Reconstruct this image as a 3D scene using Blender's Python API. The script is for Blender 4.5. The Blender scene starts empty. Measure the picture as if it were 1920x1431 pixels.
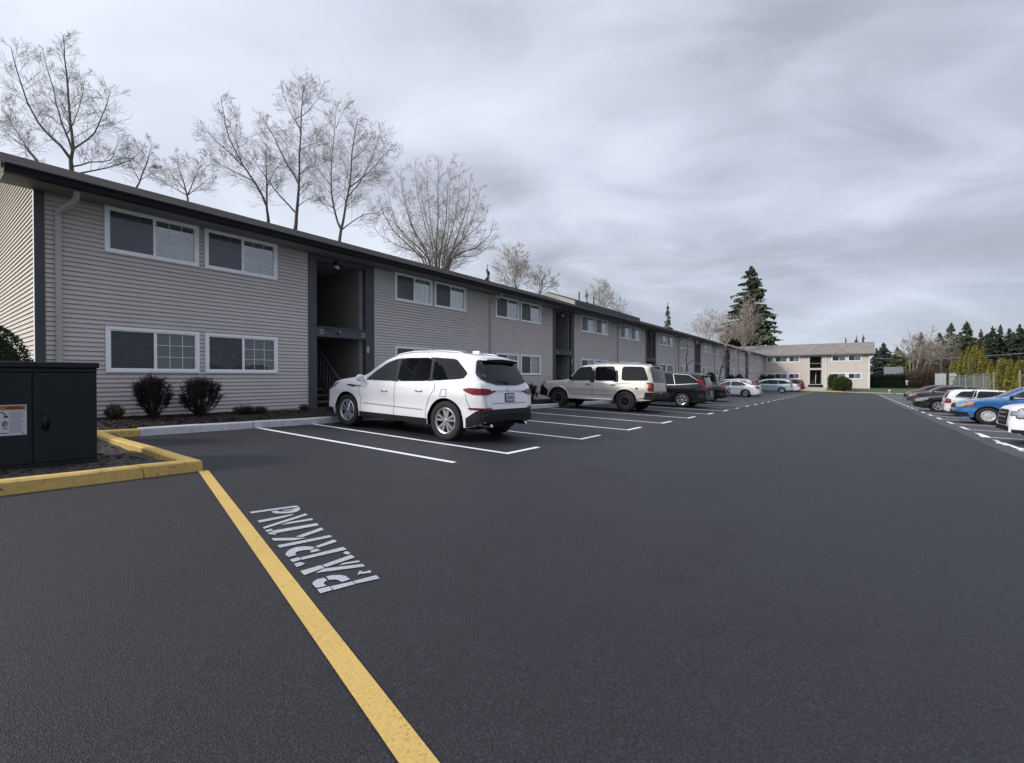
import bpy, bmesh, math, random
from mathutils import Vector, Matrix, noise as mnoise
from mathutils.bvhtree import BVHTree
R = math.radians
S = bpy.context.scene
COL = S.collection

# ------------------------------------------------------------------ camera, sky, sun, exposure
AZ = 36.527; PIT = 0.566; FPX = 860.0; HZ = 715.5
cam = bpy.data.objects.new('camera', bpy.data.cameras.new('camera'))
COL.objects.link(cam); S.camera = cam
cam.data.sensor_width = 36; cam.data.lens = 36 * FPX / 1920
cam.data.clip_start = 0.05; cam.data.clip_end = 3000
cam.location = (0, 0, 0); cam.rotation_euler = (R(90 - PIT), 0, R(AZ - 90))
S.view_settings.view_transform = 'Standard'; S.view_settings.look = 'None'
S.view_settings.gamma = 1; S.view_settings.exposure = 0.0
SUN_EL, SUN_AZ = 31.0, 143.0           # the sun stands behind the left building: azimuth measured from +X
sd = Vector((math.cos(R(SUN_AZ)) * math.cos(R(SUN_EL)), math.sin(R(SUN_AZ)) * math.cos(R(SUN_EL)), math.sin(R(SUN_EL))))
sl = bpy.data.lights.new('sun', 'SUN'); sl.energy = 2.9; sl.angle = R(7); sl.color = (1.0, .93, .84)
so = bpy.data.objects.new('sun', sl); COL.objects.link(so); so.rotation_euler = sd.to_track_quat('Z', 'Y').to_euler()
W = bpy.data.worlds.new('World'); S.world = W; W.use_nodes = True
nt = W.node_tree; nt.nodes.clear()
def N(t, kind, **kw):
    n = t.nodes.new(kind)
    for k, v in kw.items(): setattr(n, k, v)
    return n
def wmath(t, op, a, b=None, c=None):
    n = t.nodes.new('ShaderNodeMath'); n.operation = op
    for i, v in enumerate((a, b, c)):
        if v is None: continue
        if hasattr(v, 'links') or hasattr(v, 'node'): t.links.new(v, n.inputs[i])
        else: n.inputs[i].default_value = v
    return n.outputs[0]
def world():
    t = nt; L = t.links.new
    out = N(t, 'ShaderNodeOutputWorld'); bg = N(t, 'ShaderNodeBackground'); L(bg.outputs[0], out.inputs[0])
    sky = N(t, 'ShaderNodeTexSky', sky_type='NISHITA', sun_disc=False)
    sky.sun_elevation = R(SUN_EL); sky.sun_rotation = R(90 - SUN_AZ)
    tc = N(t, 'ShaderNodeTexCoord'); sp = N(t, 'ShaderNodeSeparateXYZ'); L(tc.outputs['Generated'], sp.inputs[0])
    z = wmath(t, 'ADD', wmath(t, 'MAXIMUM', sp.outputs[2], 0.0), 0.30)
    u = wmath(t, 'DIVIDE', sp.outputs[0], z); v = wmath(t, 'DIVIDE', sp.outputs[1], z)
    cb = N(t, 'ShaderNodeCombineXYZ'); L(u, cb.inputs[0]); L(v, cb.inputs[1])
    m0 = N(t, 'ShaderNodeMapping'); m0.inputs['Rotation'].default_value = (0, 0, R(60))
    mp = N(t, 'ShaderNodeMapping'); mp.inputs['Scale'].default_value = (.66, .98, 1)
    mp.inputs['Location'].default_value = (2.3, .9, 0)
    L(cb.outputs[0], m0.inputs[0]); L(m0.outputs[0], mp.inputs[0])
    n1 = N(t, 'ShaderNodeTexNoise'); n1.inputs['Scale'].default_value = 1.15; n1.inputs['Detail'].default_value = 7; n1.inputs['Roughness'].default_value = .48
    n1.inputs['Distortion'].default_value = .35
    L(mp.outputs[0], n1.inputs[0])
    n2 = N(t, 'ShaderNodeTexNoise'); n2.inputs['Scale'].default_value = 3.3; n2.inputs['Detail'].default_value = 6; n2.inputs['Roughness'].default_value = .5
    n2.inputs['Distortion'].default_value = .6
    L(mp.outputs[0], n2.inputs[0])
    # the cloud deck is thin towards the sun (left, behind) and thick to the right
    dot = N(t, 'ShaderNodeVectorMath', operation='DOT_PRODUCT'); L(tc.outputs['Generated'], dot.inputs[0])
    dot.inputs[1].default_value = (math.cos(R(100)), math.sin(R(100)), 0)
    g = wmath(t, 'MULTIPLY', dot.outputs['Value'], .23)
    f = wmath(t, 'ADD', wmath(t, 'ADD', wmath(t, 'MULTIPLY', wmath(t, 'SUBTRACT', n1.outputs[0], .5), 1.0), wmath(t, 'MULTIPLY', wmath(t, 'SUBTRACT', n2.outputs[0], .5), .5)), wmath(t, 'ADD', g, .475))
    cr = N(t, 'ShaderNodeValToRGB'); L(f, cr.inputs[0])
    e = cr.color_ramp.elements
    e[0].position = .16; e[0].color = (.285, .29, .345, 1)
    e[1].position = .80; e[1].color = (.80, .85, .95, 1)
    a = e.new(.40); a.color = (.425, .448, .53, 1)
    a = e.new(.58); a.color = (.645, .68, .79, 1)
    # low clouds near the horizon: a little bluer and paler
    hz = N(t, 'ShaderNodeMapRange'); L(sp.outputs[2], hz.inputs[0]); hz.inputs[1].default_value = 0.0; hz.inputs[2].default_value = .22
    hz.inputs[3].default_value = .6; hz.inputs[4].default_value = 0.0
    m1 = N(t, 'ShaderNodeMix', data_type='RGBA'); L(hz.outputs[0], m1.inputs[0]); L(cr.outputs[0], m1.inputs[6]); m1.inputs[7].default_value = (.50, .56, .68, 1)
    # brighter overhead, above the frame
    zb = N(t, 'ShaderNodeMapRange'); L(sp.outputs[2], zb.inputs[0]); zb.inputs[1].default_value = .62; zb.inputs[2].default_value = .95
    zb.inputs[3].default_value = 1.0; zb.inputs[4].default_value = 3.0
    m2 = N(t, 'ShaderNodeVectorMath', operation='SCALE'); L(m1.outputs[2], m2.inputs[0]); L(zb.outputs[0], m2.inputs['Scale'])
    sk = N(t, 'ShaderNodeVectorMath', operation='SCALE'); L(sky.outputs[0], sk.inputs[0]); sk.inputs['Scale'].default_value = .09
    m3 = N(t, 'ShaderNodeMix', data_type='RGBA'); m3.inputs[0].default_value = .12; L(m2.outputs[0], m3.inputs[6]); L(sk.outputs[0], m3.inputs[7])
    L(m3.outputs[2], bg.inputs[0]); bg.inputs[1].default_value = 1.17
world()

# ------------------------------------------------------------------ geometry of the place
_a = R(AZ); _p = R(PIT)
FW = Vector((math.cos(_a) * math.cos(_p), math.sin(_a) * math.cos(_p), -math.sin(_p)))
UPV = Vector((math.cos(_a) * math.sin(_p), math.sin(_a) * math.sin(_p), math.cos(_p)))
RT = Vector((math.sin(_a), -math.cos(_a), 0))
def ray(x, y): return FW + RT * ((x - 960) / FPX) + UPV * ((HZ - y) / FPX)
def at(x, y, Z): return ray(x, y) * Z                     # a point Z metres ahead
def on_y(x, y, Y): r = ray(x, y); return r * (Y / r.y)
def on_x(x, y, X): r = ray(x, y); return r * (X / r.x)
def gz(X, Y):                                             # height of the lot below eye level
    Xc = min(max(X, -14), 86); Yc = max(min(Y, 12.5), -11)
    z = -1.278 - .0173 * Xc + .0218 * Yc + .0000556 * Xc * Xc
    return z
def on_g(x, y, up=0.0):
    r = ray(x, y); t = 10.0
    for _ in range(160): t = .7 * t + .3 * (gz(r.x * t, r.y * t) + up) / r.z
    p = r * t; return Vector((p.x, p.y, gz(p.x, p.y)))

# ------------------------------------------------------------------ materials
MATS = {}
def mat(name, col, rough=.6, metal=0, spec=.5, coat=0, bump=None, var=None, emit=None):
    """bump=(scale, strength, detail)  var=(scale, amount) brightness wear of the surface itself"""
    if name in MATS: return MATS[name]
    m = bpy.data.materials.new(name); m.use_nodes = True; t = m.node_tree; L = t.links.new
    b = t.nodes['Principled BSDF']
    b.inputs['Base Color'].default_value = (*col, 1); b.inputs['Roughness'].default_value = rough
    b.inputs['Metallic'].default_value = metal; b.inputs['Specular IOR Level'].default_value = spec
    b.inputs['Coat Weight'].default_value = coat; b.inputs['Coat Roughness'].default_value = .04
    if bump or var: tc = N(t, 'ShaderNodeTexCoord')
    if var:
        n = N(t, 'ShaderNodeTexNoise'); n.inputs['Scale'].default_value = var[0]; n.inputs['Detail'].default_value = 5; n.inputs['Roughness'].default_value = .6
        L(tc.outputs['Object'], n.inputs[0])
        mr = N(t, 'ShaderNodeMapRange'); L(n.outputs[0], mr.inputs[0]); mr.inputs[1].default_value = .25; mr.inputs[2].default_value = .75
        mr.inputs[3].default_value = 1 - var[1]; mr.inputs[4].default_value = 1 + var[1]
        mx = N(t, 'ShaderNodeVectorMath', operation='SCALE'); mx.inputs[0].default_value = col; L(mr.outputs[0], mx.inputs['Scale'])
        L(mx.outputs[0], b.inputs['Base Color'])
    if bump:
        n = N(t, 'ShaderNodeTexNoise'); n.inputs['Scale'].default_value = bump[0]; n.inputs['Detail'].default_value = bump[2] if len(bump) > 2 else 3
        L(tc.outputs['Object'], n.inputs[0])
        bp = N(t, 'ShaderNodeBump'); bp.inputs['Strength'].default_value = bump[1]; bp.inputs['Distance'].default_value = .02
        L(n.outputs[0], bp.inputs['Height']); L(bp.outputs[0], b.inputs['Normal'])
    MATS[name] = m; return m

def asphalt(name, base, patch=.18, grain=1.0):
    m = bpy.data.materials.new(name); m.use_nodes = True; t = m.node_tree; L = t.links.new
    b = t.nodes['Principled BSDF']; b.inputs['Roughness'].default_value = .62; b.inputs['Specular IOR Level'].default_value = .36
    tc = N(t, 'ShaderNodeTexCoord')
    def noise(s, d, r=.6):
        n = N(t, 'ShaderNodeTexNoise'); n.inputs['Scale'].default_value = s; n.inputs['Detail'].default_value = d; n.inputs['Roughness'].default_value = r
        L(tc.outputs['Object'], n.inputs[0]); return n.outputs[0]
    v = N(t, 'ShaderNodeTexVoronoi'); v.inputs['Scale'].default_value = 150; L(tc.outputs['Object'], v.inputs[0])
    g1 = noise(88, 6, .74); g2 = noise(.28, 4, .55); g3 = noise(1.7, 5, .6); g4 = noise(28, 3, .6)
    st = wmath(t, 'POWER', wmath(t, 'MAXIMUM', wmath(t, 'SUBTRACT', g1, .36), 0.0), 2.0)
    k = wmath(t, 'ADD', wmath(t, 'MULTIPLY', st, 21.0 * grain), .25)
    sep = N(t, 'ShaderNodeSeparateColor'); L(v.outputs['Color'], sep.inputs[0])
    sp = wmath(t, 'MULTIPLY', wmath(t, 'GREATER_THAN', sep.outputs[0], .965), .7)
    k = wmath(t, 'ADD', wmath(t, 'ADD', k, .25), sp)
    k = wmath(t, 'MULTIPLY', k, wmath(t, 'ADD', wmath(t, 'MULTIPLY', wmath(t, 'SUBTRACT', g4, .5), .5), 1.0))
    k = wmath(t, 'MULTIPLY', k, wmath(t, 'ADD', wmath(t, 'MULTIPLY', wmath(t, 'SUBTRACT', g2, .5), patch * 3), 1.0))
    k = wmath(t, 'MULTIPLY', k, wmath(t, 'ADD', wmath(t, 'MULTIPLY', wmath(t, 'SUBTRACT', g3, .5), patch * 1.6), 1.0))
    sr = N(t, 'ShaderNodeMapRange'); sr.interpolation_type = 'SMOOTHSTEP'; L(noise(.62, 7, .62), sr.inputs[0]); sr.inputs[1].default_value = .56; sr.inputs[2].default_value = .66; sr.inputs[3].default_value = 1.0; sr.inputs[4].default_value = .80
    k = wmath(t, 'MULTIPLY', k, sr.outputs[0])
    mx = N(t, 'ShaderNodeVectorMath', operation='SCALE'); mx.inputs[0].default_value = base; L(k, mx.inputs['Scale'])
    L(mx.outputs[0], b.inputs['Base Color'])
    h = wmath(t, 'ADD', wmath(t, 'MULTIPLY', g1, .6), wmath(t, 'MULTIPLY', v.outputs['Distance'], .5))
    bp = N(t, 'ShaderNodeBump'); bp.inputs['Strength'].default_value = .9; bp.inputs['Distance'].default_value = .012
    L(h, bp.inputs['Height']); L(bp.outputs[0], b.inputs['Normal'])
    return m

def paint_worn(name, col, hole=.36, sc=70):
    """road paint with pits where the asphalt shows"""
    m = bpy.data.materials.new(name); m.use_nodes = True; t = m.node_tree; L = t.links.new
    b = t.nodes['Principled BSDF']; b.inputs['Roughness'].default_value = .7
    tc = N(t, 'ShaderNodeTexCoord')
    n = N(t, 'ShaderNodeTexNoise'); n.inputs['Scale'].default_value = sc; n.inputs['Detail'].default_value = 7 if sc < 50 else 5; n.inputs['Roughness'].default_value = .7
    L(tc.outputs['Object'], n.inputs[0])
    n2 = N(t, 'ShaderNodeTexNoise'); n2.inputs['Scale'].default_value = 3.5; n2.inputs['Detail'].default_value = 4; L(tc.outputs['Object'], n2.inputs[0])
    s = wmath(t, 'ADD', wmath(t, 'MULTIPLY', n.outputs[0], .8), wmath(t, 'MULTIPLY', n2.outputs[0], .2))
    cr = N(t, 'ShaderNodeValToRGB'); L(s, cr.inputs[0]); e = cr.color_ramp.elements
    e[0].position = hole - .03; e[0].color = (.05, .05, .055, 1); e[1].position = hole + .03; e[1].color = tuple(c * .8 for c in col) + (1,)
    a = e.new(.62); a.color = (*col, 1)
    L(cr.outputs[0], b.inputs['Base Color'])
    bp = N(t, 'ShaderNodeBump'); bp.inputs['Strength'].default_value = .4; bp.inputs['Distance'].default_value = .006
    L(n.outputs[0], bp.inputs['Height']); L(bp.outputs[0], b.inputs['Normal'])
    return m

def shingles(name, c1, c2, ax='X'):
    m = bpy.data.materials.new(name); m.use_nodes = True; t = m.node_tree; L = t.links.new
    b = t.nodes['Principled BSDF']; b.inputs['Roughness'].default_value = .95; b.inputs['Specular IOR Level'].default_value = .08
    tc = N(t, 'ShaderNodeTexCoord'); sp = N(t, 'ShaderNodeSeparateXYZ'); L(tc.outputs['Object'], sp.inputs[0])
    cb = N(t, 'ShaderNodeCombineXYZ')
    if ax == 'X': L(sp.outputs[0], cb.inputs[0]); L(sp.outputs[1], cb.inputs[1])
    else: L(sp.outputs[1], cb.inputs[0]); L(sp.outputs[0], cb.inputs[1])
    br = N(t, 'ShaderNodeTexBrick'); L(cb.outputs[0], br.inputs[0])
    br.inputs['Scale'].default_value = 1; br.inputs['Brick Width'].default_value = .3; br.inputs['Row Height'].default_value = .14
    br.inputs['Mortar Size'].default_value = .012; br.inputs['Bias'].default_value = -.1
    br.inputs['Color1'].default_value = (*c1, 1); br.inputs['Color2'].default_value = (*c2, 1); br.inputs['Mortar'].default_value = tuple(c * .55 for c in c1) + (1,)
    n = N(t, 'ShaderNodeTexNoise'); n.inputs['Scale'].default_value = 1.1; n.inputs['Detail'].default_value = 8; n.inputs['Roughness'].default_value = .7; L(tc.outputs['Object'], n.inputs[0])
    mr = N(t, 'ShaderNodeMapRange'); L(n.outputs[0], mr.inputs[0]); mr.inputs[1].default_value = .3; mr.inputs[2].default_value = .7; mr.inputs[3].default_value = .72; mr.inputs[4].default_value = 1.25
    mx = N(t, 'ShaderNodeVectorMath', operation='SCALE'); L(br.outputs[0], mx.inputs[0]); L(mr.outputs[0], mx.inputs['Scale'])
    L(mx.outputs[0], b.inputs['Base Color'])
    bp = N(t, 'ShaderNodeBump'); bp.inputs['Strength'].default_value = .5; bp.inputs['Distance'].default_value = .012
    L(br.outputs['Fac'], bp.inputs['Height']); bp.invert = True; L(bp.outputs[0], b.inputs['Normal'])
    return m

def glass(name, tint, refl=.10, rough=.015):
    m = bpy.data.materials.new(name); m.use_nodes = True; t = m.node_tree; L = t.links.new; t.nodes.clear()
    out = N(t, 'ShaderNodeOutputMaterial'); mx = N(t, 'ShaderNodeMixShader'); L(mx.outputs[0], out.inputs[0])
    tr = N(t, 'ShaderNodeBsdfTransparent'); tr.inputs[0].default_value = (*tint, 1)
    gl = N(t, 'ShaderNodeBsdfGlossy'); gl.inputs['Roughness'].default_value = rough; gl.inputs[0].default_value = (.95, 1, 1, 1)
    fr = N(t, 'ShaderNodeFresnel'); fr.inputs[0].default_value = 1.52
    tc = N(t, 'ShaderNodeTexCoord'); n = N(t, 'ShaderNodeTexNoise'); n.inputs['Scale'].default_value = 1.7; L(tc.outputs['Object'], n.inputs[0])
    bp = N(t, 'ShaderNodeBump'); bp.inputs['Strength'].default_value = .12; bp.inputs['Distance'].default_value = .03; L(n.outputs[0], bp.inputs['Height'])
    L(bp.outputs[0], gl.inputs['Normal'])
    k = wmath(t, 'ADD', wmath(t, 'MULTIPLY', fr.outputs[0], 1.0), refl)
    L(k, mx.inputs[0]); L(tr.outputs[0], mx.inputs[1]); L(gl.outputs[0], mx.inputs[2])
    return m

M = dict(
    siding=mat('siding', (.53, .493, .478), .65, var=(1.3, .07)),
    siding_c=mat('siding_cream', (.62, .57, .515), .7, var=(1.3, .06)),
    trim_dark=mat('trim_dark', (.060, .062, .078), .6, var=(3, .15)),
    trim_white=mat('trim_white', (.88, .89, .94), .4, var=(6, .05)),
    gutter=mat('gutter_black', (.010, .010, .013), .6, spec=.12),
    spout=mat('downspout', (.42, .40, .385), .5, var=(4, .1)),
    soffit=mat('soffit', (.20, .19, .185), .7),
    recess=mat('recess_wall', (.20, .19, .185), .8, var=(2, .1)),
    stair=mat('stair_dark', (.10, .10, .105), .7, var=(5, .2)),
    roof=shingles('roof_shingles', (.026, .024, .023), (.052, .048, .046)),
    roof_c=shingles('roof_shingles_brown', (.225, .205, .19), (.28, .255, .238)),
    roof_cy=shingles('roof_shingles_brown_cross', (.225, .205, .19), (.28, .255, .238), 'Y'),
    blind=mat('blind', (.78, .83, .86), .6), blind_g=mat('blind_green', (.42, .50, .46), .6), curtain=mat('curtain', (.60, .60, .56), .8),
    glass=glass('window_glass', (.84, .90, .90), .05), glass_up=glass('window_glass_upper', (.92, .95, .95), .27), screen=glass('insect_screen', (.42, .44, .47), .01, .35),
    mulch=mat('mulch', (.020, .014, .012), .95, bump=(45, 1.0, 6), var=(14, .5)),
    soil=mat('bed_soil', (.045, .04, .037), .95, bump=(60, 1.0, 6), var=(18, .45)),
    asphalt=asphalt('asphalt', (.0215, .0218, .0255)), asphalt_old=asphalt('asphalt_old', (.062, .061, .065), .10),
    white_paint=paint_worn('white_road_paint', (.80, .81, .86), .30), yellow_paint=paint_worn('yellow_road_paint', (.57, .385, .105), .37),
    letter_paint=paint_worn('white_letter_paint', (.40, .41, .45), .385),
    kerb_y=paint_worn('yellow_kerb_paint', (.59, .405, .12), .365, 14), kerb_w=paint_worn('white_kerb_paint', (.58, .58, .61), .365, 14),
    cabinet=mat('cabinet_green', (.009, .014, .017), .42, spec=.3, bump=(180, .12, 2), var=(3, .12)),
    grass=mat('grass', (.055, .085, .020), .95, bump=(25, 1, 6), var=(1.5, .35)),
    concrete=mat('concrete', (.35, .34, .32), .85, bump=(30, .4, 4), var=(2, .15)),
    leafdark=mat('leaf_dark', (.018, .034, .010), .6, spec=.3), leafmid=mat('leaf_mid', (.055, .085, .022), .6, spec=.3),
    conifer=mat('conifer_needles', (.070, .090, .050), .8, spec=.2), conifer2=mat('conifer_needles_dark', (.040, .056, .040), .8, spec=.2),
    conifer3=mat('conifer_needles_light', (.075, .10, .038), .8, spec=.2), conifer4=mat('conifer_needles_tan', (.10, .085, .05), .8, spec=.2),
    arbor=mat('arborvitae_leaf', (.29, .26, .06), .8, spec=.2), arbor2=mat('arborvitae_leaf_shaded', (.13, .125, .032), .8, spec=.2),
    bark=mat('bark', (.16, .135, .115), .9, bump=(20, .5, 4), var=(6, .2)), bark_l=mat('bark_pale', (.26, .22, .18), .9, var=(6, .2)),
    bark_d=mat('bark_dark', (.105, .088, .078), .9, var=(6, .2)), twig=mat('twig', (.27, .245, .235), .9), twig_l=mat('twig_tan', (.36, .32, .28), .9),
    twig_r=mat('twig_barberry', (.022, .013, .013), .85), twig_rr=mat('leaf_barberry', (.022, .013, .013), .8),
    brush=mat('brush_brown', (.10, .068, .052), .95), brush2=mat('brush_grey', (.16, .14, .125), .95),
    galv=mat('galvanised_metal', (.34, .36, .38), .45, metal=.6), fence_w=mat('fence_slats_grey', (.42, .46, .48), .6, var=(5, .1)),
    neigh=mat('neighbour_wall', (.13, .135, .15), .8),
)
def plaincar(name, col, rough=.28, metal=0., coat=1.0): d = max(col) < .1; return mat('car_paint_' + name, col, rough, metal, .25 if d else .5, .5 if d else coat)
CP = dict(white=plaincar('white', (.80, .81, .84), .3), champagne=plaincar('champagne', (.62, .59, .53), .3, .25), black=plaincar('black', (.010, .010, .012), .2),
          navy=plaincar('navy', (.010, .013, .024), .2), silver_white=plaincar('silver_white', (.66, .67, .69), .3, .2), red=plaincar('red', (.20, .012, .018), .25),
          darkred=plaincar('dark_red', (.12, .012, .02), .25), lightblue=plaincar('light_blue', (.40, .50, .55), .3, .3), blue=plaincar('blue', (.030, .135, .36), .25, .2),
          grey=plaincar('dark_grey', (.05, .052, .06), .22, .2), silver=plaincar('silver', (.45, .47, .50), .3, .5), maroon=plaincar('maroon_black', (.06, .02, .025), .2))
M.update(
    tyre=mat('tyre_rubber', (.018, .018, .019), .85, bump=(60, .3, 2)), rim=mat('alloy_rim', (.62, .63, .65), .25, metal=.85), rimblack=mat('black_rim', (.012, .012, .013), .35),
    rimgrey=mat('grey_rim', (.10, .10, .105), .4, metal=.4), rimback=mat('wheel_shadow', (.008, .008, .009), .8), hubcap=mat('hubcap', (.58, .59, .61), .35, metal=.4),
    carglass=mat('car_glass', (.006, .007, .008), .04, spec=.45), carglass_l=mat('car_glass_clear', (.028, .042, .042), .04, spec=.55),
    plastic=mat('black_plastic', (.008, .008, .009), .6, spec=.3), seam=mat('gap_crease_shade', (.02, .02, .022), .8), chrome=mat('chrome', (.7, .7, .72), .12, metal=1),
    tail=mat('tail_lamp_red', (.16, .004, .006), .2, spec=.3, coat=.25), lampclear=mat('lamp_clear', (.30, .31, .33), .12, metal=.4, coat=1), amber=mat('amber_lens', (.55, .17, .03), .15, coat=1),
    plate=mat('licence_plate', (.45, .50, .56), .5), handle=mat('handle_metal', (.55, .56, .58), .3, metal=.6), platedark=mat('plate_ink', (.08, .10, .16), .5),
)

# ------------------------------------------------------------------ mesh builder and tagging
class MB:
    def __init__(s): s.v = []; s.f = []; s.mi = []; s.m = []
    def mid(s, m):
        if m not in s.m: s.m.append(m)
        return s.m.index(m)
    def face(s, pts, m):
        b = len(s.v); s.v += [tuple(p) for p in pts]; s.f.append(tuple(range(b, b + len(pts)))); s.mi.append(s.mid(m))
    def box(s, lo, hi, m):
        x0, y0, z0 = lo; x1, y1, z1 = hi; b = len(s.v)
        s.v += [(x0, y0, z0), (x1, y0, z0), (x1, y1, z0), (x0, y1, z0), (x0, y0, z1), (x1, y0, z1), (x1, y1, z1), (x0, y1, z1)]
        k = s.mid(m)
        for q in ((0, 3, 2, 1), (4, 5, 6, 7), (0, 1, 5, 4), (1, 2, 6, 5), (2, 3, 7, 6), (3, 0, 4, 7)): s.f.append(tuple(b + i for i in q)); s.mi.append(k)
    def obox(s, P, ax, ay, az, m):
        """box from a corner point and three edge vectors"""
        b = len(s.v); P = Vector(P); k = s.mid(m)
        for c in ((0, 0, 0), (1, 0, 0), (1, 1, 0), (0, 1, 0), (0, 0, 1), (1, 0, 1), (1, 1, 1), (0, 1, 1)): s.v.append(tuple(P + ax * c[0] + ay * c[1] + az * c[2]))
        for q in ((0, 3, 2, 1), (4, 5, 6, 7), (0, 1, 5, 4), (1, 2, 6, 5), (2, 3, 7, 6), (3, 0, 4, 7)): s.f.append(tuple(b + i for i in q)); s.mi.append(k)
    def tube(s, pts, rad, m, n=5, caps=True):
        pts = [Vector(p) for p in pts]; k = s.mid(m); b = len(s.v); nn = len(pts)
        if not hasattr(rad, '__len__'): rad = [rad] * nn
        ref = Vector((.31, .17, .93)).normalized()
        for i, p in enumerate(pts):
            d = (pts[min(i + 1, nn - 1)] - pts[max(i - 1, 0)])
            if d.length < 1e-9: d = Vector((0, 0, 1))
            d.normalize()
            a = d.cross(ref)
            if a.length < .05: a = d.cross(Vector((1, 0, 0)))
            a.normalize(); c = d.cross(a)
            for j in range(n):
                t = 2 * math.pi * j / n; q = p + (a * math.cos(t) + c * math.sin(t)) * rad[i]; s.v.append((q.x, q.y, q.z))
        for i in range(nn - 1):
            for j in range(n):
                s.f.append((b + i * n + j, b + i * n + (j + 1) % n, b + (i + 1) * n + (j + 1) % n, b + (i + 1) * n + j)); s.mi.append(k)
        if caps and n > 2:
            s.f.append(tuple(b + j for j in range(n))[::-1]); s.mi.append(k)
            s.f.append(tuple(b + (nn - 1) * n + j for j in range(n))); s.mi.append(k)
    def cyl(s, p0, p1, r, m, n=12): s.tube([p0, p1], r, m, n)
    def prism(s, poly, vec, m):
        n = len(poly); b = len(s.v); k = s.mid(m); vec = Vector(vec)
        s.v += [tuple(Vector(p)) for p in poly] + [tuple(Vector(p) + vec) for p in poly]
        s.f.append(tuple(range(b, b + n))[::-1]); s.mi.append(k); s.f.append(tuple(range(b + n, b + 2 * n))); s.mi.append(k)
        for i in range(n): s.f.append((b + i, b + (i + 1) % n, b + n + (i + 1) % n, b + n + i)); s.mi.append(k)
    def mesh(s, name, smooth=False):
        me = bpy.data.meshes.new(name); me.from_pydata(s.v, [], s.f)
        for m in s.m: me.materials.append(m)
        me.polygons.foreach_set('material_index', s.mi)
        if smooth: me.polygons.foreach_set('use_smooth', [True] * len(me.polygons))
        me.update(); return me
    def build(s, name, parent=None, smooth=False, loc=None, rot=0, bevel=0):
        me = s.mesh(name, smooth); return link(name, me, parent, loc, rot, bevel)
def link(name, me, parent=None, loc=None, rot=0, bevel=0):
    o = bpy.data.objects.new(name, me); COL.objects.link(o)
    if loc is not None: o.location = loc
    if rot: o.rotation_euler = (0, 0, rot)
    if parent: o.parent = parent
    if bevel:
        b = o.modifiers.new('bevel', 'BEVEL'); b.width = bevel; b.segments = 2; b.limit_method = 'ANGLE'
    return o
def empty(name, loc=(0, 0, 0), rz=0):
    o = bpy.data.objects.new(name, None); COL.objects.link(o); o.location = loc; o.rotation_euler = (0, 0, rz); o.empty_display_size = .2; return o
def tag(o, label=None, cat=None, group=None, kind=None):
    if label: o['label'] = label
    if cat: o['category'] = cat
    if group: o['group'] = group
    if kind: o['kind'] = kind
    return o
def tri_area_fix(me): pass
# ------------------------------------------------------------------ the setting
def sheet(name, x0, x1, y0, y1, nx, ny, zf, m, kind='structure'):
    b = MB(); k = b.mid(m)
    for i in range(nx + 1):
        for j in range(ny + 1):
            x = x0 + (x1 - x0) * i / nx; y = y0 + (y1 - y0) * j / ny; b.v.append((x, y, zf(x, y)))
    for i in range(nx):
        for j in range(ny):
            a = i * (ny + 1) + j; b.f.append((a, a + ny + 1, a + ny + 2, a + 1)); b.mi.append(k)
    o = b.build(name, smooth=True)
    if kind: o['kind'] = kind
    return o
def terr(x, y):
    z = gz(x, y) - .14
    d = 0
    if x > 90: d = min((x - 90) / 6, 1) * .62
    if y < -10: d = max(d, min((-10 - y) / 8, 1) * .35)
    return z + d
# far terrain, one sheet to the horizon
g = MB(); k = g.mid(M['grass'])
xs = [-900, -400, -150, -60, -30, -14] + [i * 5.0 for i in range(-2, 27)] + [150, 200, 300, 600, 1500]
ys = [-1200, -500, -200, -100, -60, -40] + [-30 + i * 4.0 for i in range(0, 25)] + [90, 150, 300, 700, 1500]
for x in xs:
    for y in ys: g.v.append((x, y, terr(x, y)))
for i in range(len(xs) - 1):
    for j in range(len(ys) - 1):
        a = i * len(ys) + j; g.f.append((a, a + len(ys), a + len(ys) + 1, a + 1)); g.mi.append(k)
g.build('ground', smooth=True)['kind'] = 'structure'
SEAM = -2.55
sheet('parking_lot', -14, 89, SEAM, 10.9, 103, 14, gz, M['asphalt'])
sheet('old_asphalt_strip', -14, 86, -8.9, SEAM, 100, 7, lambda x, y: gz(x, y) + .001, M['asphalt_old'])
# seam between old and new asphalt: a tar joint
b = MB()
for i in range(0, 95):
    x0 = -8 + i; w = .018 + .006 * math.sin(i * 1.7)
    y0 = SEAM + .015 * math.sin(x0 * .9); y1 = SEAM + .015 * math.sin((x0 + 1) * .9)
    b.face([(x0, y0 - w, gz(x0, y0) + .004), (x0 + 1, y1 - w, gz(x0 + 1, y1) + .004), (x0 + 1, y1 + w, gz(x0 + 1, y1) + .004), (x0, y0 + w, gz(x0, y0) + .004)], mat('tar', (.02, .02, .022), .6))
b.build('tar_seam')['kind'] = 'structure'

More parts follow.
